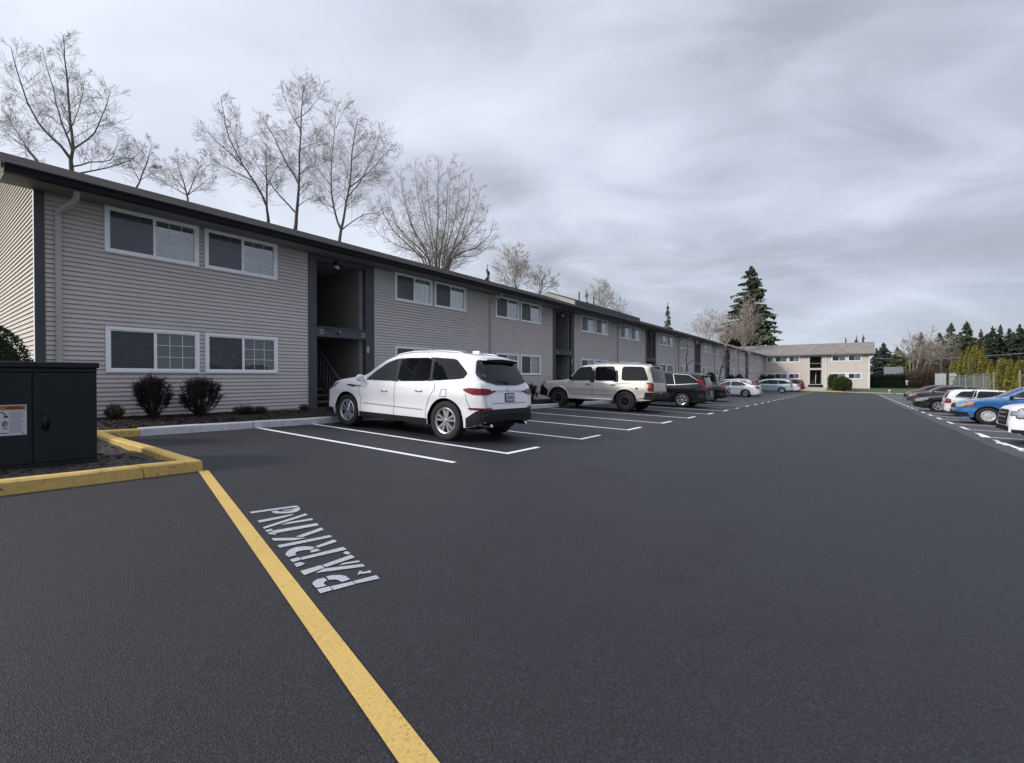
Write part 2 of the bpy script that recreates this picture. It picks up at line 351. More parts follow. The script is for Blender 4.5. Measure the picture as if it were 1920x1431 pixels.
def strip(b, p0, p1, w, m, up=.005, seg=1.0):
    """a painted strip between two ground points"""
    p0 = Vector((p0[0], p0[1], 0)); p1 = Vector((p1[0], p1[1], 0)); d = p1 - p0; n = max(1, int(d.length / seg)); t = d.normalized(); s = Vector((-t.y, t.x, 0)) * w / 2
    for i in range(n):
        a = p0 + d * (i / n); c = p0 + d * ((i + 1) / n)
        b.face([(q.x, q.y, gz(q.x, q.y) + up) for q in (a - s, c - s, c + s, a + s)], m)
STX = [6.10, 8.68, 11.23, 13.88, 16.65, 19.42] + [22.2 + 2.72 * i for i in range(23)]
YE, YK = 4.62, 10.56
b = MB(); wp = M['white_paint']
strip(b, (4.80, YK), (4.90, 4.68), .10, wp)
for i, x in enumerate(STX):
    strip(b, (x, YK), (x, YE - .05), .10, wp)
    strip(b, (x + .05, YE + .0), (x + .98, YE + .02), .10, wp)
b.build('stall_lines')['kind'] = 'structure'
b = MB()
RX = [12.2 + 2.7 * i for i in range(25)]
for x in RX:
    strip(b, (x, -2.98), (x, -8.3), .10, wp); strip(b, (x + .05, -2.98), (x + 1.25, -2.98), .10, wp)
b.build('stall_lines_far_side')['kind'] = 'structure'
# stall numbers painted on the far side, beside the white car
b = MB()
def gpl(pts, w):
    q = [on_g(*p) for p in pts]
    for a, c in zip(q, q[1:]): strip(b, a, c, w, wp, .009)
def zc(pts): return [(1780 + x / 11.93, 760 + y / 11.93) for x, y in pts]
for st in ([(600, 628), (680, 655), (885, 730)], [(700, 712), (790, 722), (720, 690), (690, 668)], [(1000, 780), (1060, 800), (1130, 846), (1080, 862)], [(1100, 832), (1280, 905), (1400, 916)],
           [(1440, 958), (1530, 968), (1640, 1012)], [(1600, 966), (1670, 990)], [(1520, 1010), (1600, 1020), (1670, 1040)]): gpl(zc(st), .085)
b.build('stall_numbers')['kind'] = 'structure'
# yellow line
b = MB()
strip(b, (2.30, 6.50), (1.02, 1.14), .105, M['yellow_paint'], .006, .25); strip(b, (1.02, 1.14), (.30, -1.9), .105, M['yellow_paint'], .006, .25)
b.build('yellow_line')['kind'] = 'structure'
# stencilled PARKIN lettering, each stencil piece where it lies on the asphalt
ZL = [
 [(1360,970),(1610,905),(1650,940),(1400,995)], [(1125,1025),(1355,972),(1395,998),(1165,1062)], [(985,1055),(1115,1025),(1150,1062),(1020,1098)],
 [(978,1042),(935,1000),(945,975),(985,948),(1060,932),(1095,962),(1065,975),(1055,995),(1085,1018)],
 [(1080,920),(1150,905),(1230,902),(1290,915),(1320,935),(1335,950),(1250,978),(1235,970),(1210,957),(1180,950),(1110,956)],
 [(1415,905),(1430,862),(1450,858),(1470,872),(1550,852),(1562,878),(1500,885),(1470,893),(1450,888)],
 [(808,862),(1025,798),(1065,825),(850,905)], [(1040,797),(1345,688),(1388,715),(1080,820)], [(965,882),(1060,835),(1465,785),(1495,812)], [(1215,800),(1265,775),(1425,748),(1445,765)],
 [(1260,666),(1280,654),(1310,653),(1338,668),(1325,682),(1290,685)],
 [(805,718),(1260,605),(1302,632),(825,742)], [(695,740),(790,713),(820,740),(730,768)], [(740,785),(800,765),(860,778),(830,798),(770,818)],
 [(690,712),(650,690),(660,660),(700,630),(760,608),(850,598),(930,602),(965,612),(915,635),(840,640),(790,650),(760,664),(755,680),(770,690)], [(915,640),(985,622),(1025,645),(920,665)], [(968,598),(1165,525),(1198,548),(1000,612)],
 [(565,588),(1125,478),(1145,500),(590,613)], [(760,495),(1030,398),(1058,422),(830,500)], [(505,512),(700,508),(870,508),(740,535),(525,538)],
 [(500,434),(980,352),(1005,375),(530,462)], [(435,428),(505,412),(515,428),(455,446)], [(460,455),(520,440),(558,475),(480,470)],
 [(355,325),(740,252),(715,270),(620,297),(375,347)], [(410,395),(865,248),(887,265),(425,412)], [(595,373),(690,340),(930,300),(943,318)],
 [(272,232),(760,165),(790,172),(795,182),(690,190),(290,248)], [(722,200),(790,185),(812,195),(800,215),(760,235),(690,246),(560,250),(520,242),(500,228),(560,218),(590,230),(660,228),(718,215)], [(610,213),(715,202),(718,209),(640,220)]]
b = MB()
for poly in ZL:
    q = [on_g(420 + x / 5.647, 920 + y / 5.647) for x, y in poly]
    b.face([(p.x, p.y, p.z + .006) for p in q], M['letter_paint'])
b.build('parking_lettering')['kind'] = 'structure'

# beds and kerbs
sheet('mulch_bed', 2.3, 92.9, 10.72, 13.0, 90, 8, lambda x, y: gz(x, y) + .10 + .10 * min(1, (y - 10.72) / 1.4) + .02 * mnoise.noise((x * 2.1, y * 2.1, 0)), M['mulch'])
sheet('planting_bed', -9, 2.32, 6.72, 12.9, 70, 30, lambda x, y: gz(x, y) + .055 + .03 * mnoise.noise((x * 1.9, y * 1.9, 3)) + max(0, y - 9.5) * .03, M['soil'])
def kerb(name, path, w, h, m, joints, close_ends=True):
    """a cast kerb along a ground path; joints = distances where it is cracked"""
    b = MB(); pts = [Vector((x, y, 0)) for x, y in path]; acc = 0
    # offset polyline
    def off(i, d):
        if i == 0: t = (pts[1] - pts[0]).normalized(); n = Vector((-t.y, t.x, 0)); return pts[0] + n * d
        if i == len(pts) - 1: t = (pts[-1] - pts[-2]).normalized(); n = Vector((-t.y, t.x, 0)); return pts[-1] + n * d
        t0 = (pts[i] - pts[i - 1]).normalized(); t1 = (pts[i + 1] - pts[i]).normalized(); n0 = Vector((-t0.y, t0.x, 0)); n1 = Vector((-t1.y, t1.x, 0))
        n = (n0 + n1).normalized(); return pts[i] + n * d / max(.3, n.dot(n0))
    ds = [(-w / 2, 0), (-w / 2 + .012, h - .02), (-w / 2 + .035, h), (w / 2 - .035, h), (w / 2 - .012, h - .02), (w / 2, 0)]
    rings = []; dist = []; s = 0
    for i in range(len(pts)):
        rings.append([off(i, d) for d, _ in ds]); dist.append(s)
        if i < len(pts) - 1: s += (pts[i + 1] - pts[i]).length
    cuts = []
    for i in range(len(pts) - 1):
        L = dist[i + 1] - dist[i]; n = max(1, int(L / .45))
        stops = sorted(set([0, L] + [L * j / n for j in range(1, n)] + [x for q in joints if dist[i] < q < dist[i + 1] for x in (q - dist[i] - .008, q - dist[i] + .008)]))
        for a, c in zip(stops, stops[1:]):
            if c - a < .03 and c - a > .005 and any(abs((a + c) / 2 + dist[i] - q) < .004 for q in joints): continue
            fa, fc = a / L, c / L
            ra = [rings[i][k].lerp(rings[i + 1][k], fa) for k in range(6)]; rc = [rings[i][k].lerp(rings[i + 1][k], fc) for k in range(6)]
            def P(p, k, ph): return (p.x + .005 * math.sin(p.x * 5 + ph), p.y + .005 * math.sin(p.y * 6 + p.x * 3 + ph), gz(p.x, p.y) - .02 + ds[k][1] + (.02 if ds[k][1] else 0) + .004 * math.sin(p.x * 4 + p.y * 3))
            for k in range(5): b.face([P(ra[k], k, k), P(rc[k], k, k), P(rc[k + 1], k + 1, k + 1), P(ra[k + 1], k + 1, k + 1)], m)
            for r_ in (ra, rc): b.face([P(r_[k], k, k) for k in range(6)], m)
    o = b.build(name); o['kind'] = 'structure'; return o
kerb('yellow_kerb', [(-9, 6.88), (.0, 6.69), (2.22, 6.62), (2.10, 9.95), (2.12, 10.62), (2.70, 10.63)], .18, .138, M['kerb_y'], [10.65, 11.32, 12.4])
kerb('white_kerb', [(2.706, 10.63), (91, 10.70)], .19, .15, M['kerb_w'], [2.0 + 1.9 * i for i in range(45)])
# lawn, walk and yellow kerb by the far building
def lawn_z(x, y):
    d = min(max((x - 86.5) / 6, 0), 1) if y > -6 else 1
    return gz(x, y) + .06 + .5 * min(max((x - 86.3) / 6.5, 0), 1)
sheet('lawn', 86.3, 135, -60, 3.2, 24, 30, lawn_z, M['grass'])
sheet('walkway', 86.3, 93, 3.25, 7.0, 8, 3, lambda x, y: gz(x, y) + .05 + .5 * min(max((x - 86.3) / 6.5, 0), 1), M['concrete'])
sheet('side_bed', 86.3, 93, 7.05, 12.7, 8, 5, lambda x, y: gz(x, y) + .08 + .5 * min(max((x - 86.3) / 6.5, 0), 1), M['mulch'])
kerb('entrance_kerb', [(86.2, 10.6), (86.2, 1.2)], .22, .17, M['kerb_y'], [])
kerb('lawn_kerb', [(86.2, 1.19), (86.2, -9.5), (50, -9.2), (-14, -9.2)], .2, .12, M['concrete'], [])
sheet('fence_strip', -14, 86, -16, -9.3, 50, 3, lambda x, y: gz(x, y) + .07, M['grass'])

# ------------------------------------------------------------------ buildings
ZB, ZE = -1.35, 3.62          # bottom and eave soffit of the walls
def courses(b, u0, u1, z0, z1, holes, P, m, pitch=.0945, clip=None):
    """lapped siding: each course a sloped board with a shadow lip. P(u, n, z) -> point (n = out of the wall)"""
    n = int(math.ceil((z1 - z0) / pitch)); zs = [z0 + i * pitch for i in range(n)]
    for z in zs:
        zt = min(z + pitch, z1)
        a, c = (u0, u1) if clip is None else clip(z + pitch / 2)
        if c - a < .02: continue
        segs = [(a, c)]
        for h in holes:
            if h[2] < z + pitch * .5 < h[3]:
                new = []
                for s0, s1 in segs:
                    if h[1] <= s0 or h[0] >= s1: new.append((s0, s1)); continue
                    if h[0] > s0: new.append((s0, h[0]))
                    if h[1] < s1: new.append((h[1], s1))
                segs = new
        for s0, s1 in segs:
            parts = max(1, int((s1 - s0) / 3.6))
            b.face([P(s0, -.012, zt - .012), P(s1, -.012, zt - .012), P(s1, -.012, zt + .004), P(s0, -.012, zt + .004)], m)
            for q in range(parts):
                e0 = s0 + (s1 - s0) * q / parts; e1 = s0 + (s1 - s0) * (q + 1) / parts
                b.face([P(e0, .026, z), P(e1, .026, z), P(e1, .006, zt - .012), P(e0, .006, zt - .012)], m)
                b.face([P(e0, -.012, z + .003), P(e1, -.012, z + .003), P(e1, .026, z), P(e0, .026, z)], m)
WINC = {}
def win_meshes(w, h, style, t=.062):
    up = style.endswith('u');     key = (round(w, 2), round(h, 2), style, t); style = style.rstrip('u')
    if key in WINC: return WINC[key]
    tw = M['trim_white']; f = MB()
    for lo, hi in (((0, -.045, 0), (w, .02, t)), ((0, -.045, h - t), (w, .02, h)), ((0, -.045, t), (t, .02, h - t)), ((w - t, -.045, t), (w, .02, h - t))): f.box(lo, hi, tw)
    i = t; s = .028
    for lo, hi in (((i, -.028, i), (w - i, .06, i + s)), ((i, -.028, h - i - s), (w - i, .06, h - i)), ((i, -.028, i + s), (i + s, .06, h - i - s)), ((w - i - s, -.028, i + s), (w - i, .06, h - i - s)), ((w / 2 - .028, -.022, i + s), (w / 2 + .028, .06, h - i - s))): f.box(lo, hi, tw)
    f.box((t, .02, t), (w - t, .0201, t + .001), tw)
    gr = MB(); a0, a1, z0, z1 = i + s, w / 2 - .028, i + s, h - i - s; b0, b1 = w / 2 + .028, w - i - s
    for (c0, c1) in ((a0, a1), (b0, b1)):
        for k in (1, 2):
            x = c0 + (c1 - c0) * k / 3; gr.box((x - .0048, -.003, z0), (x + .0048, .003, z1), tw)
            z = z0 + (z1 - z0) * k / 3; gr.box((c0, -.002, z - .0048), (c1, .0022, z + .0048), tw)
    sc = MB(); sc.face([(a0, -.012, z0), (a1, -.012, z0), (a1, -.012, z1), (a0, -.012, z1)], M['screen'])
    G_ = M['glass_up'] if up else M['glass']; pn = MB(); pn.face([(a0, .004, z0), (a1, .004, z0), (a1, .004, z1), (a0, .004, z1)], G_); pn.face([(b0, .004, z0), (b1, .004, z0), (b1, .004, z1), (b0, .004, z1)], G_)
    bl = MB(); bm = {'b': M['blind'], 'g': M['blind_g'], 'c': M['curtain'], 'o': M['blind']}[style[0]]
    bl.box((a0 - .02, .16, z0 - .02), (b1 + .02, .17, z1 + .02), mat('room_dark', (.015, .017, .018), .9))
    if style[0] == 'c':
        n = int((b1 - a0) / .035)
        for q in range(n):
            x0 = a0 + (b1 - a0) * q / n; x1 = a0 + (b1 - a0) * (q + 1) / n; y0, y1 = (.085, .115) if q % 2 else (.115, .085)
            if style == 'c2' and .2 < (q / n) < .32: continue
            bl.face([(x0, y0, z0), (x1, y1, z0), (x1, y1, z1), (x0, y0, z1)], bm)
    else:
        zb = z0 + (.06 if style[-1] == '2' else 0); n = int((z1 - zb) / .036)
        for q in range(n):
            zq = zb + (z1 - zb) * q / n; bl.face([(a0, .070, zq + .006), (b1, .070, zq + .006), (b1, .108, zq + .034), (a0, .108, zq + .034)], bm)
    r = [('frame', f.mesh('window_frame')), ('grille', gr.mesh('window_grille')), ('screen', sc.mesh('window_screen')), ('pane', pn.mesh('window_pane')), ('blind', bl.mesh('window_blind'))]
    WINC[key] = r; return r
def window(parent, loc, rot, w, h, style, t=.062):
    """window (its frame is the part itself) > grille, screen, pane, blind"""
    r = win_meshes(w, h, style, t)
    f = link('window', r[0][1], parent, loc, rot)
    for nm, me in r[1:]: link(nm, me, f)
    return f
def textmesh(txt, size, name, m):
    cu = bpy.data.curves.new(name, 'FONT'); cu.body = txt; cu.size = size; cu.extrude = .004; cu.align_x = 'CENTER'; cu.align_y = 'CENTER'
    o = bpy.data.objects.new(name, cu); COL.objects.link(o); bpy.context.view_layer.update()
    me = bpy.data.meshes.new_from_object(o.evaluated_get(bpy.context.evaluated_depsgraph_get())); bpy.data.objects.remove(o)
    me.materials.clear(); me.materials.append(m); return me
def stairwell(parent, u, loc0, rot, first=False, far=False, td=None):
    """open stair bay 2.27 wide; loc0(u,n,z)->parent space"""
    def L(o): o.location = loc0(u, 0, 0); o.rotation_euler = (0, 0, rot); return o
    td = td or M['trim_dark']; t = MB()
    t.box((0, -.05, ZB), (.25, .10, ZE - .002), td); t.box((1.94, -.05, ZB), (2.27, .10, ZE - .002), td)
    t.box((.25, -.042, 3.44), (1.94, .10, ZE - .004), td); L(t.build('bay_trim', parent, bevel=.006))
    bm = MB(); bm.box((.25, -.044, 1.20), (1.94, .11, 1.47), td); bm.box((.25, -.06, 1.47), (1.94, .12, 1.51), td); L(bm.build('floor_beam', parent, bevel=.005))
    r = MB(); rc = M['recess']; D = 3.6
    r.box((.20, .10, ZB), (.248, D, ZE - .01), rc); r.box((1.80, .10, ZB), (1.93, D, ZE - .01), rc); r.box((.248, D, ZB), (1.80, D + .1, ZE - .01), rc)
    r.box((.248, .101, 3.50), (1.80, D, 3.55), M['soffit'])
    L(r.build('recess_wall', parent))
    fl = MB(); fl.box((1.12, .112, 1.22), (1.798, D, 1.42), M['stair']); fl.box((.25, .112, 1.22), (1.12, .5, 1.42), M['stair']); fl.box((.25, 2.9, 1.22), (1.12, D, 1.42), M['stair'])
    L(fl.build('landing', parent))
    gl = MB(); gl.box((.25, .0, ZB), (1.80, D, -1.06 if not far else -1.2), M['concrete']); L(gl.build('entry_floor', parent))
    s = MB()
    for i in range(12):
        z = -.98 + i * .19; y = .25 + i * .225
        s.box((.30, y, z), (1.0, y + .27, z + .045), M['stair'])
    s.obox((.27, .2, -1.2), Vector((.03, 0, 0)), Vector((0, 2.7, 2.3)), Vector((0, 0, .22)), M['stair']); s.obox((1.0, .2, -1.2), Vector((.03, 0, 0)), Vector((0, 2.7, 2.3)), Vector((0, 0, .22)), M['stair'])
    L(s.build('stairs', parent))
    q = MB()
    q.obox((1.045, .1, -.16), Vector((.05, 0, 0)), Vector((0, 2.4, 2.03)), Vector((0, 0, .10)), td)
    q.obox((1.05, .1, -1.0), Vector((.04, 0, 0)), Vector((0, 2.4, 2.03)), Vector((0, 0, .07)), td)
    q.box((1.035, .06, -1.1), (1.105, .14, -.02), td)
    for i in range(13):
        y = .25 + i * .175; z = -.95 + (y - .1) * .846; q.box((1.052, y, z), (1.085, y + .04, z + .78), td)
    L(q.build('stair_railing', parent))
    rr = MB(); rr.box((.26, .15, 2.28), (1.79, .19, 2.33), td)
    if far: L(rr.build('balcony_rail', parent))
    if first or not far:
        lp = MB(); lp.cyl((.85, -.08, 3.46), (.85, -.08, 3.36), .035, M['gutter'], 8); lp.cyl((.85, -.08, 3.36), (.89, -.16, 3.30), .04, M['trim_white'], 10); lp.box((.80, -.11, 3.44), (.90, .0, 3.52), M['gutter'])
        L(lp.build('flood_lamp', parent))
        cp = MB(); cp.tube([(.02, -.055, 1.52), (.5, -.05, 1.46), (.72, -.05, 1.38), (.92, -.05, 1.34)], .007, M['gutter'], 4); cp.cyl((.94, -.045, 1.33), (.94, -.1, 1.33), .028, M['gutter'], 8); cp.cyl((.99, -.045, 1.36), (.99, -.09, 1.36), .022, M['spout'], 8)
        L(cp.build('wall_cable', parent))
        for uu, ch in ((.40, 'G'), (1.84, 'D')):
            o = link('number_plate', textmesh(ch, .20, 'unit_letter', mat('plate_letter', (.42, .42, .44), .5)), parent)
            o.rotation_euler = (R(90), 0, rot); o.location = loc0(u + uu, 0, 0) + Vector((0, 0, 1.335)) + (Vector((0, -.052, 0)) if rot == 0 else Vector((-.052, 0, 0)))
        mbx = MB(); mbx.box((1.965, -.075, .78), (2.05, -.05, 1.0), M['spout']); L(mbx.build('notice_box', parent))
def downspout(parent, u, loc0, rot, side=1):
    m = M['spout']; b = MB()
    b.box((u - .045, -.085, ZB), (u + .045, -.024, 3.22), m)
    b.tube([(u, -.055, 3.2), (u, -.07, 3.26), (u + side * .16, -.34, 3.42), (u + side * .20, -.46, 3.50), (u + side * .20, -.52, 3.60), (u + side * .20, -.52, 3.66)], .052, m, 8)
    o = b.build('downspout', parent, smooth=False); o.location = loc0(0, 0, 0); o.rotation_euler = (0, 0, rot); return o

def main_building():
    x0, x1 = 1.67, 61.70; Y = 12.7
    root = empty('apartment_building', (x0, Y, -1.1))
    tag(root, 'long grey two-storey apartment block with lap siding behind the parked cars', 'apartment building', 'apartment blocks round the lot')
    off = Vector((-x0, 0, 1.1)) # world (X, Y-12.7, z) -> local
    def loc0(u, n, z): return Vector((u - x0, -n, z + 1.1))
    P = lambda u, n, z: (u - x0, -n, z + 1.1)
    wins = []; bays = []; spouts = []
    us = []   # (u, styles)
    wins += [(2.68, 1.735, 'b2', 'g'), (4.54, 1.75, 'b', 'g')]
    k = 0
    while True:
        u = 7.19 + 13.55 * k
        if u > x1: break
        bays.append(u); r = u + 2.27
        st = [('c', 'c'), ('c', 'c'), ('b', 'c'), ('b', 'c')] if k == 0 else [('b', 'c2'), ('c', 'c'), ('b', 'c2'), ('c', 'c')]
        for j, du in enumerate((.87, 2.74, 6.44, 8.35)):
            if r + du + 1.74 < x1: wins.append((r + du, 1.74, st[j][0], st[j][1]))
        if r + 6.2 < x1: spouts.append((r + 6.05, 1))
        k += 1
    bays = [u for u in bays if u + 2.3 < x1]
    holes = []
    for u, w, a, c in wins: holes += [(u + .03, u + w - .03, 2.65 + .03, 3.64 - .03), (u + .03, u + w - .03, .10 + .03, 1.08 - .03)]
    for u in bays: holes.append((u + .02, u + 2.25, -9, 9))
    b = MB(); courses(b, x0 + .1, x1, ZB, ZE, holes, P, M['siding'])
    # jambs closing the wall at window openings
    for h in holes:
        if h[2] > -5:
            for q in (h[0], h[1]): b.face([P(q, .01, h[2]), P(q, -.16, h[2]), P(q, -.16, h[3]), P(q, .01, h[3])], M['siding'])
    b.build('wall', root)
    # gable end walls
    sl = (5.78 - ZE) / 5.9
    def clip(z):
        if z <= ZE - .05: return (.0, 10.6)
        d = (z - (ZE - .02)) / sl; return (max(0, d - .55), min(10.6, 11.15 - d))
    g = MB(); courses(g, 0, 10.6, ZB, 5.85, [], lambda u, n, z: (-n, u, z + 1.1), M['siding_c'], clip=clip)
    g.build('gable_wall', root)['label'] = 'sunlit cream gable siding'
    bw = MB(); bw.box((0.02, 10.6, ZB + 1.1), (x1 - x0, 10.7, ZE + 1.1), M['siding']); bw.box((x1 - x0 - .1, 0.03, ZB + 1.1), (x1 - x0, 10.6, ZE + 1.1), M['siding']); bw.build('rear_wall', root)
    cb = MB(); cb.box((-.03, -.035, ZB + 1.1), (.115, .0, ZE + 1.1), M['trim_dark']); cb.box((-.03, .0, ZB + 1.1), (0.0, .10, ZE + 1.1), M['trim_white']); cb.build('corner_board', root)
    for u, w, a, c in wins:
        window(root, loc0(u, .005, 2.65), 0, w, .985, a + 'u'); window(root, loc0(u, .005, .10), 0, w, .98, c)
    for i, u in enumerate(bays): stairwell(root, u, lambda uu, n, z: loc0(uu, n, z) , 0, first=(i == 0)); 
    for u, s in [(1.97, 1)] + spouts: downspout(root, u, lambda uu, n, z: loc0(uu, n, z), 0, s)
    # roof: slab with ridge
    def slab(b, X0, X1, ye, zE, yr, zR, th, m, mf):
        for sgn in (1, -1):
            e = (ye, zE) if sgn > 0 else (2 * yr - ye, zE)
            n = 18; 
            for i in range(n):
                a = X0 + (X1 - X0) * i / n; c = X0 + (X1 - X0) * (i + 1) / n
                b.face([(a, e[0], e[1]), (c, e[0], e[1]), (c, yr, zR), (a, yr, zR)] if sgn > 0 else [(a, yr, zR), (c, yr, zR), (c, e[0], e[1]), (a, e[0], e[1])], m)
            b.face([(X0, e[0], e[1] - th), (X1, e[0], e[1] - th), (X1, yr, zR - th), (X0, yr, zR - th)], mf)
            b.face([(X0, e[0], e[1] - th), (X1, e[0], e[1] - th), (X1, e[0], e[1]), (X0, e[0], e[1])], mf)
        for X in (X0, X1): b.face([(X, ye, zE), (X, yr, zR), (X, 2 * yr - ye, zE), (X, 2 * yr - ye, zE - th), (X, yr, zR - th), (X, ye, zE - th)], mf)
    rf = MB(); slab(rf, 1.17 - x0, x1 - x0 + .1, -.62, 3.80 + 1.1, 5.3, 5.92 + 1.1, .10, M['roof'], M['gutter'])
    rr = rf.build('roof', root)
    r2 = MB(); slab(r2, 28.7 - x0, 41 - x0, 3.0, 5.10 + 1.1 + .32, 5.3, 5.92 + 1.1 + .36, .36, M['roof'], M['trim_dark'])
    o2 = r2.build('raised_roof', root)
    gb = MB()
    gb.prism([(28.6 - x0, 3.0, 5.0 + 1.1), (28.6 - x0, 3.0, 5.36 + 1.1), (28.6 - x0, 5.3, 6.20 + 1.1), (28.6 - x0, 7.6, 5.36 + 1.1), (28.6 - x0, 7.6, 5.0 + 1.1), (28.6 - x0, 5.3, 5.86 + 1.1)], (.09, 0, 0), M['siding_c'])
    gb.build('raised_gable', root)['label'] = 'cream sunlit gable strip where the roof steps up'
    gt = MB(); gt.box((1.19 - x0, -.75, 3.62 + 1.1), (x1 - x0 + .1, -.625, 3.76 + 1.1), M['gutter']); gt.box((1.19 - x0, -.765, 3.74 + 1.1), (x1 - x0 + .1, -.61, 3.775 + 1.1), M['gutter']); gt.build('gutter', root)
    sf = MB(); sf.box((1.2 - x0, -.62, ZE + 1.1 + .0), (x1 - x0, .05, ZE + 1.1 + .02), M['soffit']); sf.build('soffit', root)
    for X in (31.5, 34.0):
        v = MB(); v.cyl((X - x0, 4.2, 5.3 + 1.1), (X - x0, 4.2, 6.55 + 1.1), .045, M['gutter'], 8); v.build('vent_pipe', rr)
    return root
main_building()

def corner_building():
    XC, Y = 93.0, 12.7; x0 = 61.9
    root = empty('apartment_building', (XC, Y, -1.6))
    tag(root, 'cream L-shaped apartment block with brown roof closing the far end of the lot', 'apartment building', 'apartment blocks round the lot')
    B = lambda X, Yw, z: (X - XC, Yw - Y, z + 1.6)
    ZB2 = -2.6
    # wing along the lot
    bays = [61.95, 75.2]; wins = []
    for u in bays:
        for du in (2.27 + .87, 2.27 + 2.74, 2.27 + 6.44, 2.27 + 8.35):
            if u + du + 1.74 < 92.6: wins.append(u + du)
    holes = [(u + .03, u + 1.71, z + .03, z + .95) for u in wins for z in (2.65, .10)] + [(u + .02, u + 2.25, -9, 9) for u in bays]
    b = MB(); courses(b, x0, XC, ZB2, ZE, holes, lambda u, n, z: B(u, Y - n, z), M['siding']); b.build('wall', root)
    for i, u in enumerate(wins):
        window(root, B(u, Y - .005, 2.65), 0, 1.74, .985, ('bu', 'cu')[i % 2]); window(root, B(u, Y - .005, .10), 0, 1.74, .98, ('c', 'c2')[i % 2])
    for u in bays: stairwell(root, u, lambda uu, n, z: Vector(B(uu, Y - n, z)), 0, far=True)
    # cross block: facade faces -X ; u runs from the corner outwards (-Y)
    U = lambda yy: Y - yy
    uw = [1.67, 3.78, 5.45, 10.06, 12.26]; us0 = 6.70 
    L0 = lambda u, n, z: Vector(B(XC - n, Y - u, z))
    wz = ((2.58, .99), (-.33, .96))
    holes = []
    wl = [(Y - 11.05, 1.75), (Y - 9.2, 1.7), (Y - 2.66, 1.95), (Y - .48, 1.75)]
    wl = [(.55, 1.0), (1.75, 1.9), (3.85, 1.9 - .25), (10.0, 1.95), (12.2, 1.75)]
    for u, w in wl:
        for z, h in wz: holes.append((u + .03, u + w - .03, z + .03, z + h - .03))
    holes.append((6.72, 8.85, -9, 9))
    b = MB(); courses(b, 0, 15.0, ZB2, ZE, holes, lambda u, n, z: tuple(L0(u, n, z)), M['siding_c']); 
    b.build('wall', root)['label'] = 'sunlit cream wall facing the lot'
    for i, (u, w) in enumerate(wl):
        for (z, h) in wz: window(root, L0(u - .06, .012, z - .06), -R(90), w + .12, h + .12, ('c', 'b', 'c', 'g', 'b')[i], .15)
    stairwell(root, 6.70, L0, -R(90), far=True, td=M['siding_c'])
    # end wall (faces -Y), rear walls
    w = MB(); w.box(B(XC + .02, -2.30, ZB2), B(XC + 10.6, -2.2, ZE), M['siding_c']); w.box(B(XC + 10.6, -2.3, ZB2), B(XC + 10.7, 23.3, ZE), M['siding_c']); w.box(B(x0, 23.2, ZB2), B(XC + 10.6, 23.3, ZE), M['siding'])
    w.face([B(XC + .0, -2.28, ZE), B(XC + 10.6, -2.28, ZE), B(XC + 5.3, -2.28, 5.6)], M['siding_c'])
    w.build('end_wall', root)
    cb = MB(); cb.box(B(XC - .04, -2.34, ZB2), B(XC, -2.2, ZE), M['trim_white']); cb.box(B(XC - .12, -2.30, ZB2), B(XC - .05, -2.22, ZE), M['trim_white']); cb.build('corner_board', root)
    # roofs
    r = MB(); ro = M['roof_c']; ry = M['roof_cy']
    r.face([B(x0 - .15, 12.08, 3.80), B(XC - .6, 12.08, 3.80), B(XC + 5.3, 18.0, 5.92), B(x0 - .15, 18.0, 5.92)], ro)
    r.face([B(x0 - .15, 18, 5.92), B(XC + 5.3, 18, 5.92), B(XC + 11.2, 23.9, 3.8), B(x0 - .15, 23.9, 3.8)], ro)
    r.face([B(XC - .6, 12.08, 3.80), B(XC - .6, -3.0, 3.80), B(XC + 5.3, -3.0, 5.92), B(XC + 5.3, 18.0, 5.92)], ry)
    r.face([B(XC + 5.3, 18.0, 5.92), B(XC + 5.3, -3.0, 5.92), B(XC + 11.2, -3.0, 3.80), B(XC + 11.2, 23.9, 3.80)], ry)
    for q in range(2): pass
    fa = M['soffit']; th = .13
    r.box(B(x0 - .15, 12.04, 3.66), B(XC - .62, 12.10, 3.79), fa); r.box(B(XC - .66, -3.0, 3.66), B(XC - .58, 12.12, 3.79), fa)
    r.face([B(XC - .6, -3.0, 3.80), B(XC + 5.3, -3.0, 5.92), B(XC + 11.2, -3.0, 3.8), B(XC + 11.2, -3.0, 3.67), B(XC + 5.3, -3.0, 5.78), B(XC - .6, -3.0, 3.67)], fa)
    r.face([B(x0 - .15, 12.1, 3.80), B(x0 - .15, 18, 5.92), B(x0 - .15, 23.9, 3.8), B(x0 - .15, 23.9, 3.67), B(x0 - .15, 18, 5.78), B(x0 - .15, 12.1, 3.67)], fa)
    r.build('roof', root)
    s = MB(); s.box(B(x0, 12.1, ZE), B(XC, 12.75, ZE + .02), M['soffit']); s.box(B(XC - .6, -2.95, ZE + .001), B(XC + .05, 12.1, ZE + .02), M['trim_dark']); s.build('soffit', root)
    for u in (69.9,): 
        d = MB(); d.box(B(u, Y - .08, ZB2), B(u + .09, Y - .02, ZE), M['spout']); d.build('downspout', root)
    d = MB(); d.box(B(XC - .09, 3.50, ZB2), B(XC - .03, 3.6, ZE), M['trim_white']); d.build('downspout', root)
    return root
corner_building()
